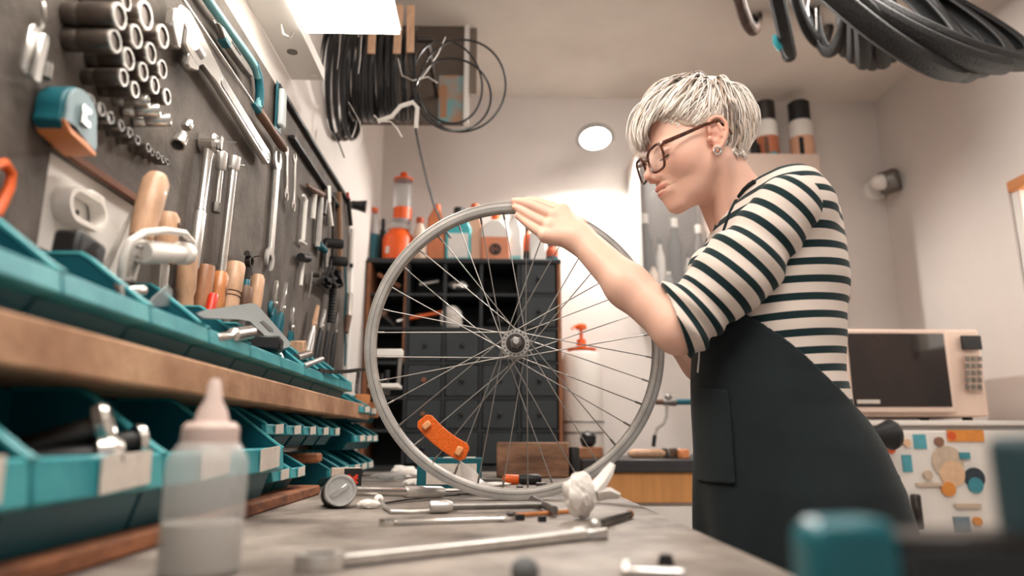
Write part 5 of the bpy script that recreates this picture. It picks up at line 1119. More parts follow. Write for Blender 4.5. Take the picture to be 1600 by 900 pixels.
sub(wc, 'door', MB().box(((xm+b.x)/2, CYf-.006, (a.z+b.z)/2+.004), (b.x-xm-.004, .014, a.z-b.z-.01)), pinkp, bevel=.002)
sub(wc, 'glass_pane', MB().box(((a.x+xm)/2, CYf+.01, (a.z+b.z)/2), (xm-a.x-.03, .004, a.z-b.z-.034)), mat('pane', (240, 238, 236), .05, alpha=.12))
sub(wc, 'ledge', MB().box(((xm+b.x)/2+.02, CYf-.015, b.z-.012), (b.x-xm+.07, .05, .03)), M['redwood'], bevel=.003)
for i, (px, yt, w_, m, lb_) in enumerate(((1012, 335, 22, M['black'], 'tall black bottle behind the cabinet glass, leftmost'), (1034, 372, 16, owh, 'white slim bottle behind the cabinet glass'), (1058, 342, 24, M['rubber'], 'dark wide bottle behind the cabinet glass, middle'), (1078, 396, 14, owh, 'small white pot behind the cabinet glass'), (1096, 352, 20, M['darksteel'], 'grey steel can behind the cabinet glass, rightmost'), (1022, 412, 16, M['cream'], 'cream pot low behind the cabinet glass'), (1046, 425, 14, M['clear'], 'clear jar low behind the cabinet glass'))):
    bb = P(px, 456, Y=2.90 if i < 5 else 2.86); bb.z = b.z+.016; h_ = P(px, yt, Y=bb.y).z-bb.z; r_ = w_/2*pxm(bb); tt = thing('bottle', lb_, 'bottle', bb, 'bottles behind the cabinet glass')
    sub(tt, 'body', MB().lathe([(r_, 0), (r_, h_*.65), (r_*.5, h_*.8), (r_*.4, h_*.9)], bb, (0, 0, 1), 14), m); sub(tt, 'cap', MB().lathe([(r_*.5, h_*.88), (r_*.5, h_)], bb, (0, 0, 1), 12), M['black'] if i % 2 else M['white'])
for i, (px, yt, w_, m1, m2, lb_) in enumerate(((1200, 160, 34, mat('can_rust', (186, 110, 80), .4), M['darksteel'], 'rust topped spray can on the wall cabinet, left of two'), (1254, 160, 36, mat('can_peach', (220, 170, 140), .4), M['black'], 'dark capped spray can on the wall cabinet, right of two'))):
    bb = P(px, 237, Y=2.90); bb.z = a.z; h_ = P(px, yt, Y=2.9).z-bb.z; r_ = w_/2*pxm(bb); tt = thing('spray_can', lb_, 'can', bb, 'spray cans on the wall cabinet')
    sub(tt, 'body', MB().lathe([(r_, 0), (r_, h_*.62), (r_*.8, h_*.68)], bb, (0, 0, 1), 18), M['white']); sub(tt, 'band', MB().lathe([(r_*1.01, .002), (r_*1.01, h_*.38)], bb, (0, 0, 1), 18, cap=False), m1); sub(tt, 'cap', MB().lathe([(r_*.9, h_*.66), (r_*.92, h_*.97), (r_*.7, h_)], bb, (0, 0, 1), 18), m2)
    sub(tt, 'side_label', MB().box(bb+Vector((-r_*.4, -r_*.93, h_*.2)), (r_*.5, .003, h_*.28)), [M['walnut'], M['black']][i])
bb = P(1180, 237, Y=2.87); bb.z = a.z; tt = thing('bottle', 'small black bottle beside the left spray can', 'bottle', bb); sub(tt, 'body', MB().lathe([(.022, 0), (.022, .06), (.010, .075), (.010, .09)], bb, (0, 0, 1), 14), M['black'])
bb = P(1208, 237, Y=2.845); bb.z = a.z; tt = thing('cap', 'low teal cap lying before the left spray can', 'cap', bb); sub(tt, 'cap', MB().lathe([(.020, 0), (.022, .012), (.014, .02)], bb, (0, 0, 1), 16), M['tealpale'])
# bell lamp in the corner
sp_ = P(1378, 290, Y=2.93); sc2 = thing('wall_light', 'grey drum shaped wall light near the right corner of the room', 'light', (sp_.x, WB, sp_.z))
sub(sc2, 'base', MB().lathe([(.05, 0), (.05, .02), (.04, .03)], (sp_.x, WB, sp_.z), (0, -1, 0), 22), M['whitepaint']); sub(sc2, 'drum', MB().lathe([(.045, -.03), (.052, -.02), (.052, .04), (.046, .05)], sp_+Vector((0, -.04, 0)), (.7, -.7, .1), 22), M['dullsteel']); sub(sc2, 'front', MB().ball(sp_+Vector((-.035, -.055, -.005)), (.045, .03, .036), 16, 10), M['white'])
# ------------------------------------------------------------------ counter with jug and bits behind the woman
kz = P(1000, 718, Y=2.42).z; CX0, CX1 = .30, 1.03
ct = thing('counter', 'dark topped counter with honey wood drawer fronts behind the wheel', 'counter', ((CX0+CX1)/2, 2.7, 0))
zd0, zd1 = P(1000, 738, Y=2.42).z, P(1000, 786, Y=2.42).z
sub(ct, 'worktop', MB().box(((CX0+CX1)/2, 2.70, (kz+zd0)/2), (CX1-CX0, .58, kz-zd0)), M['counter'], bevel=.003)
sub(ct, 'carcass', MB().box(((CX0+CX1)/2+.01, 2.71, zd0/2), (CX1-CX0-.04, .52, zd0)), M['whitepaint'])
for k in range(2): sub(ct, 'drawer', MB().box((CX0+.03+(CX1-CX0-.04)*(k+.5)/2, 2.435, (zd0+zd1)/2), ((CX1-CX0-.04)/2-.006, .02, zd0-zd1)), M['yellowwood'], bevel=.002)
for k in range(2): dd_ = sub(ct, 'door', MB().box((CX0+.03+(CX1-CX0-.04)*(k+.5)/2, 2.435, (zd1-.012+.1)/2), ((CX1-CX0-.04)/2-.006, .02, zd1-.012-.1)), M['whitepaint'], bevel=.002)
jb = P(912, 712, Y=2.84); jb.z = kz; js = pxm(jb); jh = P(912, 548, Y=2.84).z-kz; jr = 32*js
jg = thing('soap_jug', 'large white jug with orange pump standing on the counter against the wall', 'jug', jb)
sub(jg, 'body', MB().lathe([(jr*.95, 0), (jr, .01), (jr, jh*.9), (jr*.9, jh*.97), (jr*.5, jh)], jb, (0, 0, 1), 26), M['white'])
sub(jg, 'lid', MB().lathe([(jr*.72, jh), (jr*.74, jh+.008), (jr*.25, jh+.012), (jr*.22, jh+.045), (jr*.09, jh+.05), (jr*.09, jh+.085), (jr*.28, jh+.088), (jr*.28, jh+.105), (jr*.1, jh+.112)], jb, (0, 0, 1), 20), M['orange'])
sub(jg, 'spout', MB().tube([jb+Vector((0, 0, jh+.097)), jb+Vector((-.03, -.02, jh+.097)), jb+Vector((-.04, -.03, jh+.085))], .006, 8), M['orange'])
for f_ in (.22, .32): sub(jg, 'wire_hoop', MB().torus(jb+Vector((0, 0, jh*f_)), (0, 0, 1), jr*1.05, .0025, 30, 6), M['dullsteel'])
ca = thing('clamp_stand', 'jointed grey clamp arm with teal bar over the counter beside the woman', 'arm', (P(1125, 628, Y=2.5).x, 2.5, kz))
zA = P(1060, 628, Y=2.5).z; xs = lambda v, y=628: P(v, y, Y=2.5)
sub(ca, 'post', MB().cyl((xs(1125).x, 2.5, kz), (xs(1125).x, 2.5, zA+.03), .012, n=12), M['dullsteel']); sub(ca, 'bar', MB().cyl(xs(1125), xs(1052), .0105, n=14), M['teal']); sub(ca, 'joint', MB().cyl(xs(1056), xs(1036), .015, .012, n=12).ball(xs(1044, 622), .014), M['dullsteel']); sub(ca, 'knob', MB().cyl(xs(1036), xs(1024), .010, n=10), M['walnut'])
sub(ca, 'hook_rod', MB().tube([xs(1042, 632), xs(1042, 650), xs(1036, 662), xs(1026, 670), xs(1023, 682)], .006, 8), M['steel']); sub(ca, 'tip', MB().cyl(xs(1023, 680), xs(1021, 698), .007, n=10), M['black'])
def on_c(px, Y): v = P(px, 710, Y=Y); return Vector((v.x, Y, kz))
o_ = on_c(1010, 2.55); tag(mk('wooden_brush', MB().tube([o_+Vector((-.065, 0, .016)), o_+Vector((-.05, 0, .017)), o_+Vector((.05, 0, .017)), o_+Vector((.065, 0, .014))], [.008, .016, .016, .010], 10), M['handle']), 'pale rounded wooden piece lying on the counter', 'wood')
o_ = on_c(1048, 2.58); tag(mk('clamp', MB().box(o_+Vector((0, 0, .018)), (.05, .04, .036), Matrix.Rotation(.4, 3, 'Z')).cyl(o_+Vector((-.03, 0, .02)), o_+Vector((.04, -.01, .03)), .008), M['dullsteel'], bevel=.003), 'small grey clamp on the counter by the orange block', 'clamp')
o_ = on_c(1068, 2.55); tag(mk('rubber_cube', MB().box(o_+Vector((0, 0, .016)), (.034, .03, .032), Matrix.Rotation(.2, 3, 'Z')), mat('peach_block', (226, 146, 96), .6), bevel=.004), 'small orange block on the counter', 'block')
o_ = on_c(1086, 2.55); tag(mk('steel_scrap', MB().tube([o_+Vector((-.02, 0, .006)), o_+Vector((0, 0, .03)), o_+Vector((.03, 0, .012))], .006, 8), M['steel']), 'bent steel scrap on the counter next to the apron', 'scrap')
o_ = on_c(917, 2.58); wk = tag(mk('wood_piece', MB().box(o_+Vector((0, 0, .020)), (.10, .07, .04), Matrix.Rotation(.2, 3, 'Z')), M['handle2'], bevel=.004), 'rough brown wood piece on the counter left end', 'wood')
t_ = thing('rubber_stopper', 'black rubber knob sitting on the brown wood piece', 'knob', o_+Vector((0, 0, .04))); sub(t_, 'knob', MB().lathe([(.018, 0), (.030, .02), (.026, .045), (.012, .055)], o_+Vector((0, 0, .04)), (.2, -.2, 1), 16), M['black'])
# ------------------------------------------------------------------ fridge and microwave
FYf = 2.22; fz = P(1430, 657, Y=FYf).z; fx0, fx1 = P(1326, 660, Y=FYf).x, 1.735
fg = thing('fridge', 'white under-counter fridge covered with stickers', 'fridge', ((fx0+fx1)/2, FYf+.27, 0))
sub(fg, 'cabinet', MB().box(((fx0+fx1)/2, FYf+.28, fz/2), (fx1-fx0, .5, fz-.03)), M['white'], bevel=.008); sub(fg, 'top', MB().box(((fx0+fx1)/2, FYf+.27, fz-.008), (fx1-fx0+.01, .54, .016)), M['white'], bevel=.003)
sub(fg, 'door', MB().box(((fx0+fx1)/2, FYf+.015, (fz-.03)/2+.04), (fx1-fx0, .03, fz-.11)), M['white'], bevel=.006)
hd = [P(1433, y, Y=FYf-.02) for y in (772, 828)]; sub(fg, 'handle', MB().box((hd[0]+hd[1])/2, (.022, .03, hd[0].z-hd[1].z)), M['darksteel'], bevel=.005)
st_m = {k: mat('sticker_'+k, c, .5, noise=.15, scale=50) for k, c in dict(teal=(70, 150, 165), blue=(90, 170, 185), orange=(232, 150, 70), red=(226, 96, 50), dark=(50, 62, 72), brown=(150, 110, 90), peach=(236, 196, 160), grey=(120, 140, 150), sand=(212, 190, 168)).items()}
for x, y, w_, h_, c, kd in ((1437, 690, 20, 22, 'blue', 0), (1417, 724, 15, 26, 'blue', 0), (1392, 702, 14, 12, 'red', 1), (1508, 681, 58, 18, 'orange', 0), (1486, 681, 14, 16, 'red', 1), (1480, 722, 50, 50, 'sand', 1), (1487, 740, 40, 22, 'peach', 1), (1522, 747, 32, 36, 'dark', 1), (1523, 758, 24, 18, 'teal', 1), (1395, 752, 20, 18, 'dark', 0), (1403, 800, 16, 34, 'brown', 0), (1502, 820, 24, 24, 'grey', 0), (1526, 815, 14, 16, 'orange', 1), (1466, 690, 14, 18, 'brown', 1), (1455, 757, 50, 5, 'sand', 0), (1480, 764, 22, 8, 'orange', 1), (1505, 712, 16, 10, 'teal', 0), (1415, 692, 12, 14, 'peach', 1), (1448, 742, 14, 14, 'sand', 1), (1510, 790, 40, 6, 'sand', 0)):
    c_ = P(x, y, Y=FYf-.001); s_ = pxm(c_); si_ = globals().get('si_', 0)+1; t0 = .0016+.0005*si_
    sub(fg, 'sticker', MB().lathe([(w_/2*s_, 0), (w_/2*s_, t0)], c_, (0, -1, 0), 20) if kd else MB().box(c_+Vector((0, -t0/2, 0)), (w_*s_, t0, h_*s_)), st_m[c])
kb = P(1348, 682, Y=2.12); t_ = thing('black_grip', 'black flared grip sticking out beside the fridge stickers', 'handle', kb); sub(t_, 'grip', MB().lathe([(.022, -.03), (.024, 0), (.030, .05), (.046, .09), (.040, .105)], kb, (1, .1, .05), 18), M['black']); sub(t_, 'stem', MB().cyl(kb, kb+Vector((.01, .11, -.005)), .012, n=10), M['black'])
MY = 2.24; a, b = P(1312, 513, Y=MY), P(1551, 650, Y=MY); mz0 = fz+.012
mw = thing('microwave', 'cream microwave oven standing on the fridge', 'microwave', ((a.x+b.x)/2, MY+.15, fz)); mc = mat('microwave_cream', (234, 208, 192), .4)
sub(mw, 'case', MB().box(((a.x+b.x)/2, MY+.165, (a.z+mz0)/2), (b.x-a.x, .31, a.z-mz0)), mc, bevel=.008, seg=2)
def mrect(x0_, y0_, x1_, y1_, y_, th, nm, m, bev=.002, par=mw): p0, p1 = P(x0_, y0_, Y=MY-.01), P(x1_, y1_, Y=MY-.01); return sub(par, nm, MB().box(((p0.x+p1.x)/2, MY-y_, (p0.z+p1.z)/2), (abs(p1.x-p0.x), th, abs(p0.z-p1.z))), m, bevel=bev)
dr = mrect(1313, 515, 1494, 645, .006, .022, 'door', mc, .004)
mrect(1321, 521, 1486, 636, .018, .006, 'window', mat('oven_glass', (20, 16, 16), .10, noise=.5, scale=4, col2=(46, 31, 27), coat=.3), .002, dr)
mrect(1336, 625, 1372, 631, .022, .003, 'badge', M['card'], .0005, dr)
mrect(1503, 524, 1536, 546, .004, .010, 'display', M['black'], .001); kp = mrect(1507, 554, 1537, 611, .004, .006, 'keypad', mat('keypad_beige', (190, 166, 150), .5), .001)
for i in range(5):
    for j in range(3): mrect(1509+j*9.5, 557+i*11, 1516+j*9.5, 564+i*11, .008, .004, 'key', M['dullsteel'], 0, kp)
for x in (a.x+.05, b.x-.05): 
    for y in (MY+.05, MY+.28): sub(mw, 'foot', MB().cyl((x, y, fz), (x, y, mz0+.002), .015, n=10), M['black'])
# ------------------------------------------------------------------ tyres hanging top right
gt = 'tyres hanging at the top right'
tread = mat('tyre_tread', (34, 34, 35), .6, noise=.4, scale=120, col2=(20, 20, 21), bump=.4)
def tyre(label, px, py, Y, R, r, phi, tau=0, m=tread, wall=None):
    bt = P(px, py, Y=Y); n = Vector((math.sin(phi)*math.cos(tau), -math.cos(phi)*math.cos(tau), math.sin(tau)))
    up = (Vector((0, 0, 1))-n*n.z).normalized(); c = bt+up*R
    t = thing('tyre', label, 'tyre', bt, gt)
    prof = [(R-r*2.0, -r*.75), (R-r*1.5, -r*1.0), (R-r*.75, -r*.98), (R-r*.2, -r*.62), (R, 0), (R-r*.2, r*.62), (R-r*.75, r*.98), (R-r*1.5, r*1.0), (R-r*2.0, r*.75), (R-r*1.5, r*.86), (R-r*.3, 0), (R-r*1.5, -r*.86)]
    sub(t, 'casing', MB().lathe(prof, c, n, 72, closed=True), m)
    for s_ in (-1, 1): sub(t, 'bead', MB().torus(c+n*s_*r*.8, n, R-r*2.0, r*.13, 64, 6), M['rubber'])
    return t, c, n, up
rad = math.radians
brn = mat('tyre_brown', (104, 84, 74), .6, noise=.4, scale=60, col2=(52, 42, 38), bump=.3)
tyre('brownish small tyre, leftmost of the hanging tyres', 1167, 42, 2.15, .26, .019, rad(58), 0, brn)
t, c, n, up = tyre('black tyre seen edge on with a teal tag at its foot', 1232, 80, 2.05, .31, .024, rad(62), .10)
tgp = P(1212, 55, Y=2.02); tg = thing('price_tag', 'teal tag dangling from a hanging tyre', 'tag', tgp); sub(tg, 'tag', MB().prism([(-.010, 0), (.012, .004), (.020, -.05), (.004, -.058), (-.012, -.03)], tgp, (1, 0, 0), (0, 0, 1), .002), M['tealpale']); sub(tg, 'string_end', MB().tube([tgp+Vector((.012, 0, -.05)), tgp+Vector((.022, 0, -.075)), tgp+Vector((.030, 0, -.085))], .005, 6), M['black'])
t, c, n, up = tyre('tyre with spokes showing inside, behind the edge on tyre', 1268, 64, 2.22, .30, .018, rad(50), -.05)
for k in range(24):
    a0 = 2*PI*k/24; w_ = n.cross(up); sub(t, 'spoke', MB().cyl(c+(up*math.cos(a0)+w_*math.sin(a0))*.02+n*(.02 if k % 2 else -.02), c+(up*math.cos(a0)+w_*math.sin(a0))*.268, .0013, n=4), M['steel'])
sub(t, 'rim', MB().torus(c, n, .268, .010, 64, 8), M['dullsteel'])
tyre('narrow tyre hanging alone edge on in the middle', 1313, 70, 2.0, .31, .017, rad(76), 0)
for i, (x, y, Y_, ph, lb_) in enumerate(((1326, 72, 2.00, 66, 'first'), (1338, 82, 1.95, 64, 'second'), (1352, 92, 1.92, 62, 'third'), (1366, 94, 1.96, 60, 'fourth'), (1380, 92, 1.93, 57, 'fifth'), (1394, 82, 1.98, 55, 'sixth'), (1406, 66, 1.94, 53, 'last'))):
    tyre(f'{lb_} black tyre from the left in the middle bundle', x, y, Y_, .32, .025, rad(ph), .04*i-.08)
for i, (x, y, Y_, ph, ta, R_, lb_) in enumerate(((1452, 100, 1.66, 30, .34, .34, 'innermost left'), (1466, 114, 1.60, 28, .42, .36, 'lowest front'), (1482, 116, 1.66, 26, .46, .36, 'second lowest'), (1506, 108, 1.70, 24, .50, .36, 'third'), (1532, 103, 1.62, 22, .55, .36, 'fourth'), (1566, 98, 1.68, 20, .60, .36, 'rightmost, largest looking'))):
    tyre(f'{lb_} tyre of the slanting bundle at the top right corner', x, y, Y_, R_, .026, rad(ph), ta)
tag(mk('tyre_rail', MB().cyl((.75, 2.0, CE-.06), (WR, 2.0, CE-.06), .018, n=14).cyl((.85, 2.0, CE-.06), (.85, 2.0, CE), .01, n=8).cyl((1.6, 2.0, CE-.06), (1.6, 2.0, CE), .01, n=8), M['dullsteel']), 'steel rail under the ceiling the tyres hang from', 'rail')
# ------------------------------------------------------------------ things lying on the bench
def bq(px, py, h=0): return P(px, py, Z=BT+h)
UPZ = Vector((0, 0, 1))
def flat2(p, q): A = (q-p).normalized(); return A, UPZ.cross(A).normalized(), (q-p).length
# squeeze bottle
sb0 = bq(310, 897); sb0.z = BT; sY = sb0.y; zt = lambda y: P(310, y, Y=sY).z-BT
sq = thing('squeeze_bottle', 'translucent squeeze bottle with pointed nozzle in the near left foreground', 'bottle', sb0)
R0 = 61*pxm(Vector((sb0.x, sY, BT+.05)))
zs = zt(722); zn = zt(700); zc0 = zt(692); zc1 = zt(660); ztop = zt(592)
sub(sq, 'body', MB().lathe([(R0*.92, 0), (R0, .004), (R0, zs), (R0*.93, zs+.006), (R0*.74, zn+.004), (R0*.62, zn+.006)], sb0, (0, 0, 1), 32), mat('squeeze_plastic', (226, 226, 224), .3, alpha=.36))
sub(sq, 'liquid', MB().lathe([(R0*.90, .003), (R0*.95, .006), (R0*.95, zt(815)), (R0*.02, zt(815))], sb0, (0, 0, 1), 28), mat('milky_liquid', (206, 200, 194), .35, alpha=.80))
sub(sq, 'collar', MB().lathe([(R0*.70, zn-.002), (R0*.72, zn), (R0*.70, zc1-.004), (R0*.58, zc1)], sb0, (0, 0, 1), 28), mat('cap_pinkish', (214, 192, 184), .4))
sub(sq, 'nozzle', MB().lathe([(R0*.46, zc1-.002), (R0*.36, zc1+.010), (R0*.22, zt(625)), (R0*.15, ztop-.002), (R0*.10, ztop)], sb0, (0, 0, 1), 20), mat('cap_pinkish', (214, 192, 184), .4))
# ratchet standing on its head
rc = bq(530, 794); rc.z = BT+.0255; rt = thing('ratchet', 'big ratchet with round steel head lying on the bench by the carton', 'wrench', (rc.x, rc.y, BT))
ax = Vector((.25, -.95, .12)).normalized(); hnd_q = P(692, 769, Z=BT+.012); A = (hnd_q-rc).normalized(); L = (hnd_q-rc).length
sub(rt, 'head', MB().lathe([(.019, -.016), (.0245, -.012), (.0250, .008), (.0230, .014), (.0205, .014), (.0200, .010), (.002, .010)], rc, ax, 30), M['steel'])
sub(rt, 'selector', MB().prism([(-.015, -.0035), (.015, -.0035), (.015, .0035), (-.015, .0035)], rc, Vector((.8, .15, .55)).normalized(), ax.cross(Vector((.8, .15, .55))).normalized(), .006, .012), M['chrome'], bevel=.001)
sub(rt, 'black_head', MB().lathe([(.016, -.060), (.0215, -.055), (.0215, -.016), (.015, -.014)], rc+Vector((-.006, 0, -.0035)), ax, 18), M['black'])
sub(rt, 'shaft', MB().lathe([(.010, .020), (.0080, .03), (.0080, L*.60)], rc, A, 16), M['chrome']); sub(rt, 'grip', MB().lathe([(.0082, L*.59), (.0105, L*.61), (.0105, L*.97), (.008, L)], rc, A, 16), M['steel'])
# carton with red mark
cb = bq(535, 766); cb.z = BT; cy = cb.y+.03; bx = thing('mark_carton', 'small cream carton with a black side bearing a red X mark', 'box', (cb.x, cy, BT)); Rz = Matrix.Rotation(.25, 3, 'Z')
hC = P(540, 731, Y=cy).z-BT; sub(bx, 'carton', MB().box((cb.x, cy, BT+hC/2), (.062, .045, hC), Rz), mat('carton_cream', (206, 186, 172), .7), bevel=.001)
fc = Vector((cb.x, cy, BT+hC/2))+Rz @ Vector((.013, -.0233, 0)); sub(bx, 'black_side', MB().box(fc, (.036, .002, hC*.98), Rz), M['black'])
xm_ = MB(); c_ = fc+Rz @ Vector((0, -.0016, 0)); rdm = mat('red_print', (214, 60, 34), .6)
for ang in (.72, -.72): xm_.box(c_, (.026, .001, .0052), Rz @ Matrix.Rotation(ang, 3, 'Y'))
xm_.box(c_+Vector((0, 0, .001)), (.022, .0012, .0034), Rz); sub(bx, 'x_mark', xm_, rdm)
# tissue scraps
def litter(px, py, r, label, seed, st=(1.4, 1, .6), m=None, name='tissue', h=.003):
    c = bq(px, py); c.z = BT+r*.8*st[2]; o = crumple(name, c, r, label, 'paper', seed, m, h, st); o.location.z = BT; return o
litter(575, 795, .010, 'small white tissue scrap left of the hex key', 31, (1.6, 1, .7))
litter(590, 790, .008, 'dirty tipped tissue scrap touching the hex key', 33, (1, 1, 1.1))
c_ = bq(922, 812); c_.z = BT+.034
cr_ = crumple('tissue', c_+Vector((-.012, 0, .002)), .0215, 'big crumpled white tissue on the bench right of the wheel', 'tissue', 47, None, .0019, (1, .9, 1.30)); cr_.location.z = BT
ear_ = MB(); e0 = c_+Vector((.006, 0, .004))
ear_.tube([e0, e0+Vector((.012, 0, .012)), e0+Vector((.020, -.003, .024)), e0+Vector((.026, -.003, .034))], [.012, .011, .009, .005], 7, flat=.6); ear_.tube([e0+Vector((.004, 0, -.006)), e0+Vector((.020, 0, -.004)), e0+Vector((.034, .002, -.008))], [.012, .010, .005], 7, flat=.6)
mk('twisted_end', ear_, M['paper'], cr_)
# hex key, T handle, spanners
hx = [bq(594, 781, .012), bq(602, 792, .004), bq(612, 800, .0032), bq(640, 800, .0032), bq(714, 796, .0032)]
tag(mk('hex_key', MB().tube(hx, .0030, 6), M['steel']), 'bent hex key lying on the bench before the ratchet handle', 'hex key')
tag(mk('scriber', MB().tube([bq(600, 786, .003), bq(655, 778, .003), bq(720, 772, .003)], [.0012, .0022, .0022], 6), M['darksteel']), 'thin dark scriber lying behind the hex key', 'scriber')
tag(mk('flat_spanner', double_wrench(bq(664, 774, .003), bq(745, 771, .003), .011, .009, .0045, .004, 0, *flat2(bq(664, 774, .003), bq(745, 771, .003))), M['dullsteel']), 'small dark spanner lying under the wheel rim', 'wrench')
a, b = bq(672, 792, .0095), bq(846, 789, .0095); A, B, L = flat2(a, b); th = thing('t_handle_wrench', 'T handled socket wrench lying across the bench front of the rim', 'wrench', (a.x, a.y, BT))
sub(th, 'socket', MB().lathe([(.0085, 0), (.0092, .002), (.0092, .024), (.0062, .032)], a, A, 16), M['steel']); sub(th, 'shaft', MB().cyl(a+A*.03, b, .0052, n=12), M['dullsteel']); sub(th, 'cross_bar', MB().cyl(bq(832, 780, .0095), bq(866, 797, .0095), .0056, n=12), M['dullsteel']); sub(th, 'bore', MB().lathe([(.0062, -.0004), (.001, -.0004)], a, A, 6, cap=False), M['black'])
def comb(label, a, b, R1, R2, s, t, m):
    A, B, L = flat2(a, b); o = thing('combination_spanner', label, 'wrench', (a.x, a.y, BT)); mb = MB()
    ring_end(mb, a+A*R1, UPZ, R1, R1*.62, t*1.5); h2 = [(L-x, -y) for x, y in open_head(R2, R2*.95, s, .26)]
    sub(o, 'ring', mb, m); sub(o, 'shank', MB().prism([(R1*1.9, s), (R1*1.9, -s)]+h2, a, A, B, t), m, bevel=.0012); return o
comb('slim combination spanner lying on the bench under the wheel', bq(592, 817, .004), bq(790, 810, .004), .0105, .0125, .0042, .0052, M['chrome'])
comb('largest combination spanner lying across the bench in the foreground', bq(463, 882, .006), bq(922, 832, .006), .0200, .0195, .0085, .009, M['steel'])
tag(mk('brass_rod', MB().tube([bq(806, 805, .004), bq(895, 799, .004)], .0032, 8), M['handle3']), 'thin brass coloured rod lying left of the crumpled tissue', 'rod')
def nut(px, py, r, label, m=M['black']): c = bq(px, py); return tag(mk('nut', MB().lathe([(r*.5, 0), (r, 0), (r, r*1.1), (r*.5, r*1.1)], c, UPZ, 6, closed=True), m), label, 'nut')
nut(812, 813, .0068, 'black nut at the left end of the brass rod'); nut(847, 815, .0058, 'lone black nut lying below the brass rod')
tag(mk('valve_cap', MB().lathe([(.004, 0), (.004, .010), (.0025, .011)], bq(803, 804, .004), Vector((-.9, .3, 0)), 10), M['darksteel']), 'dark valve cap at the tip of the brass rod', 'cap')
a, b = bq(930, 820, .006), bq(984, 803, .006); lv = thing('quick_release_lever', 'short two ended steel lever lying beside the crumpled tissue', 'lever', (a.x, a.y, BT)); A, B, L = flat2(a, b)
sub(lv, 'bar', MB().tube([a, b], [.0058, .0045], 10), M['dullsteel']); sub(lv, 'eye', MB().ball(a, .0075, 12, 8), M['steel']); sub(lv, 'tip', MB().ball(b, .0058, 12, 8), M['handle2'])
tag(mk('rubber_ball', MB().ball(bq(820, 893, .010), .0105, 16, 10), mat('grey_rubber', (96, 98, 98), .6)), 'blurred dark grey rubber ball near the front edge of the photo', 'ball')
bolt('bolt', 'blurred steel bolt lying at the bottom edge of the photo', bq(972, 893, .006), (.95, -.3, 0), .045, .0045, M['chrome'])
tag(mk('rubber_plug', MB().lathe([(.006, 0), (.007, .004), (.005, .011)], bq(1041, 888), UPZ, 12), M['black']), 'small black rubber plug right of the blurred bolt', 'plug')
for px, py, r, L, lb_ in ((782, 768, .005, .016, 'tiny black bush beside the screwdriver'), (838, 758, .006, .022, 'short grey pin by the screwdriver handle'), (808, 762, .004, .012, 'black bead behind the rim bottom'), (845, 772, .004, .02, 'short black pin touching the rim bottom'), (868, 765, .0045, .024, 'dark pin right of the rim bottom')):
    tag(mk('pin', MB().cyl(bq(px, py, r), bq(px, py, r)+Vector((L, .004, 0)), r, n=10), M['darksteel']), lb_, 'pin')
# carton, bag, screwdriver, block behind the wheel
a = bq(655, 766); bY = a.y+.05; hC = P(700, 716, Y=bY-.04).z-BT; xa, xb = P(651, 750, Y=bY-.04).x, P(752, 750, Y=bY-.04).x
tc_ = thing('teal_carton', 'teal carton with white label behind the orange reflector', 'box', ((xa+xb)/2, bY, BT))
sub(tc_, 'carton', MB().box(((xa+xb)/2, bY, BT+hC/2), (xb-xa, .08, hC)), M['tealdk'], bevel=.001); sub(tc_, 'label', MB().box(((xa+xb)/2+.005, bY-.041, BT+hC*.5), ((xb-xa)*.78, .002, hC*.66)), M['card']); sub(tc_, 'label_line', MB().box(((xa+xb)/2-.012, bY-.0425, BT+hC*.5), ((xb-xa)*.32, .001, .004)), M['black']); sub(tc_, 'top_label', MB().box(((xa+xb)/2+.02, bY-.01, BT+hC+.0008), ((xb-xa)*.5, .04, .0016)), M['card'])
w_ = MB(); o_ = bq(742, 776); w_.add([o_+Vector(v) for v in ((-.030, .05, .062), (-.010, .05, .050), (.012, .02, .028), (.052, -.01, .004), (.030, -.016, .002), (-.004, .0, .010), (-.026, .03, .030), (.0, .03, .044))], [(0, 6, 7, 1), (6, 5, 2, 7), (5, 4, 3, 2), (1, 7, 2)]); wo = tag(mk('plastic_wrapper', w_, mat('wrapper_grey', (196, 188, 182), .3, alpha=.75)), 'translucent plastic wrapper leaning behind the rim', 'wrapper'); s_ = wo.modifiers.new('thickness', 'SOLIDIFY'); s_.thickness = .0015
litter(775, 760, .014, 'flat white paper strip behind the rim bottom', 51, (2.6, 1, .3)); litter(650, 760, .016, 'white paper left of the teal carton', 52, (1.8, 1, .5)); litter(632, 747, .022, 'white crumpled plastic bag by the far small bins', 53, (1.8, 1, .7)); litter(606, 752, .018, 'clear crumpled plastic on the bench beyond the ratchet', 54, (2.2, 1, .5), M['clear']); litter(705, 768, .010, 'paper shred under the wheel rim', 55, (2, 1, .3))
a, b = bq(714, 750, .010), bq(846, 749, .012); A = (b-a).normalized(); L = (b-a).length; sdr = thing('screwdriver', 'screwdriver with orange and black handle lying behind the rim', 'screwdriver', (a.x, a.y, BT))
sub(sdr, 'shaft', MB().tube([a, a+A*L*.55], .0035, 8), M['dullsteel']); sub(sdr, 'collar', MB().lathe([(.006, L*.54), (.0125, L*.57), (.011, L*.72), (.009, L*.74)], a, A, 14), M['orange']); sub(sdr, 'grip', MB().lathe([(.009, L*.73), (.0125, L*.78), (.0125, L*.96), (.008, L)], a, A, 14), M['black'])
a, b = bq(776, 747), bq(890, 747); hW = P(830, 691, Y=a.y).z-BT; wbk = thing('wood_block', 'old dark wooden block standing at the far end of the bench', 'block', ((a.x+b.x)/2, a.y+.04, BT))
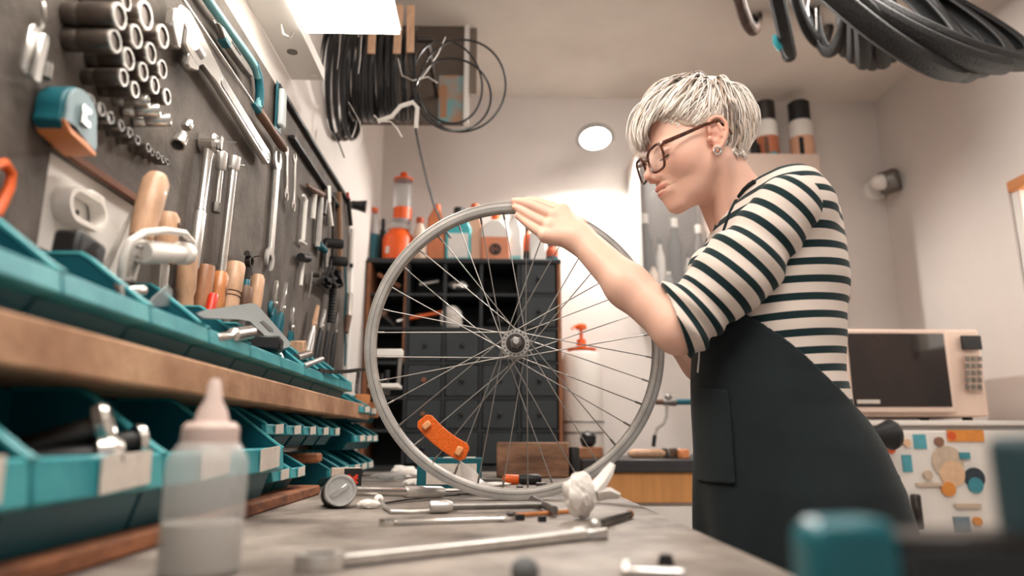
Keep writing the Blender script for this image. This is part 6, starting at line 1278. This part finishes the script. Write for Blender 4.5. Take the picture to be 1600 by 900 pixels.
sub(wbk, 'block', MB().box(((a.x+b.x)/2, a.y+.04, BT+hW/2), (b.x-a.x, .08, hW)), mat('block_wood', (150, 112, 86), .7, noise=.5, scale=7, stretch=(1, 1, 4), col2=(92, 64, 48), bump=.3), bevel=.004)
t_ = thing('rubber_roller', 'dark rubber roller standing against the right end of the wooden block', 'roller', (b.x+.018, a.y+.04, BT)); sub(t_, 'roller', MB().lathe([(.014, 0), (.016, .01), (.016, hW*.8), (.012, hW*.86)], (b.x+.018, a.y+.04, BT), UPZ, 14), M['rubber'])
# vise-like stand on the far bins
zb0 = BT+.226; xx = lambda px, py, Y=2.02: P(px, py, Y=Y)
vs_ = thing('small_stand', 'small grey metal stand with a white bar on the far bins', 'stand', (xx(602, 600).x, 2.02, zb0))
pz = xx(600, 604).z; sub(vs_, 'plate', MB().box((xx(602, 600).x, 2.02, pz), (.085, .08, .012)), M['whitepaint'], bevel=.002); sub(vs_, 'leg', MB().box((xx(600, 600).x, 2.03, (zb0+pz)/2), (.03, .03, pz-zb0)), M['dullsteel'])
zb1 = xx(600, 552).z; sub(vs_, 'post', MB().tube([(xx(622, 600).x, 2.02, pz), (xx(625, 560).x, 2.02, zb1)], .007, 8), M['dullsteel']); sub(vs_, 'bar', MB().box(((xx(584, 552).x+xx(630, 552).x)/2, 2.02, zb1), (xx(630, 552).x-xx(584, 552).x, .03, .022)), M['whitepaint'], bevel=.003)
for i, (dx, h_) in enumerate(((-.02, .05), (.004, .035), (.018, .045))): sub(vs_, 'knob', MB().cyl((xx(596, 600).x+dx, 2.0, pz), (xx(596, 600).x+dx, 2.0, pz+h_), .008, n=10), M['black'])
# ------------------------------------------------------------------ blurred vise on the near bench corner
vx, vy = .165, .31; vi = thing('bench_vise', 'blurred teal bench vise on the near right corner of the bench', 'vise', (vx, vy, BT)); tv = mat('vise_teal', (8, 98, 110), .3, noise=.1, scale=20); dv = mat('vise_dark', (28, 30, 32), .5); sv_ = mat('vise_slate', (40, 68, 76), .4)
zq = lambda y: P(1300, y, Y=vy-.03).z; xq = lambda x, y=840: P(x, y, Y=vy-.03).x
fy = vy-.03; wx = lambda x: 770+(x-770)*1.09
sub(vi, 'front_jaw', MB().prism([(xq(wx(1226)), BT+.004), (xq(1410), BT+.004), (xq(1410), zq(818)), (xq(1385), zq(812)), (xq(wx(1255)), zq(815)), (xq(wx(1230)), zq(832))], (0, fy+.0125, 0), (1, 0, 0), (0, 0, 1), .025), tv, bevel=.005, seg=3)
sub(vi, 'slide', MB().box(((xq(1408)+xq(1680))/2, fy+.014, (BT+zq(846))/2+.002), (xq(1680)-xq(1408), .026, zq(846)-BT-.004)), dv, bevel=.004)
sub(vi, 'slide_plate', MB().box(((xq(1412)+xq(1680))/2, fy+.014, zq(846)), (xq(1680)-xq(1412), .024, .004)), M['darksteel'], bevel=.001)
sub(vi, 'rear_jaw', MB().box(((xq(wx(1552))+xq(1740))/2, fy+.0125, (BT+zq(680))/2), (xq(1740)-xq(wx(1552)), .025, zq(680)-BT)), sv_, bevel=.005, seg=3)
sub(vi, 'foot', MB().box((vx-.02, vy, BT+.004), (.09, .07, .008)), dv, bevel=.002)
# squared wood end and small parts on the far bins
tag(mk('wood_offcut', MB().box((xx(569, 630).x, 1.99, SZ1+.015), (.04, .03, .03), Matrix.Rotation(.3, 3, 'Z')), M['handle3'], bevel=.003), 'little orange wood cube beside the small grey stand', 'wood')
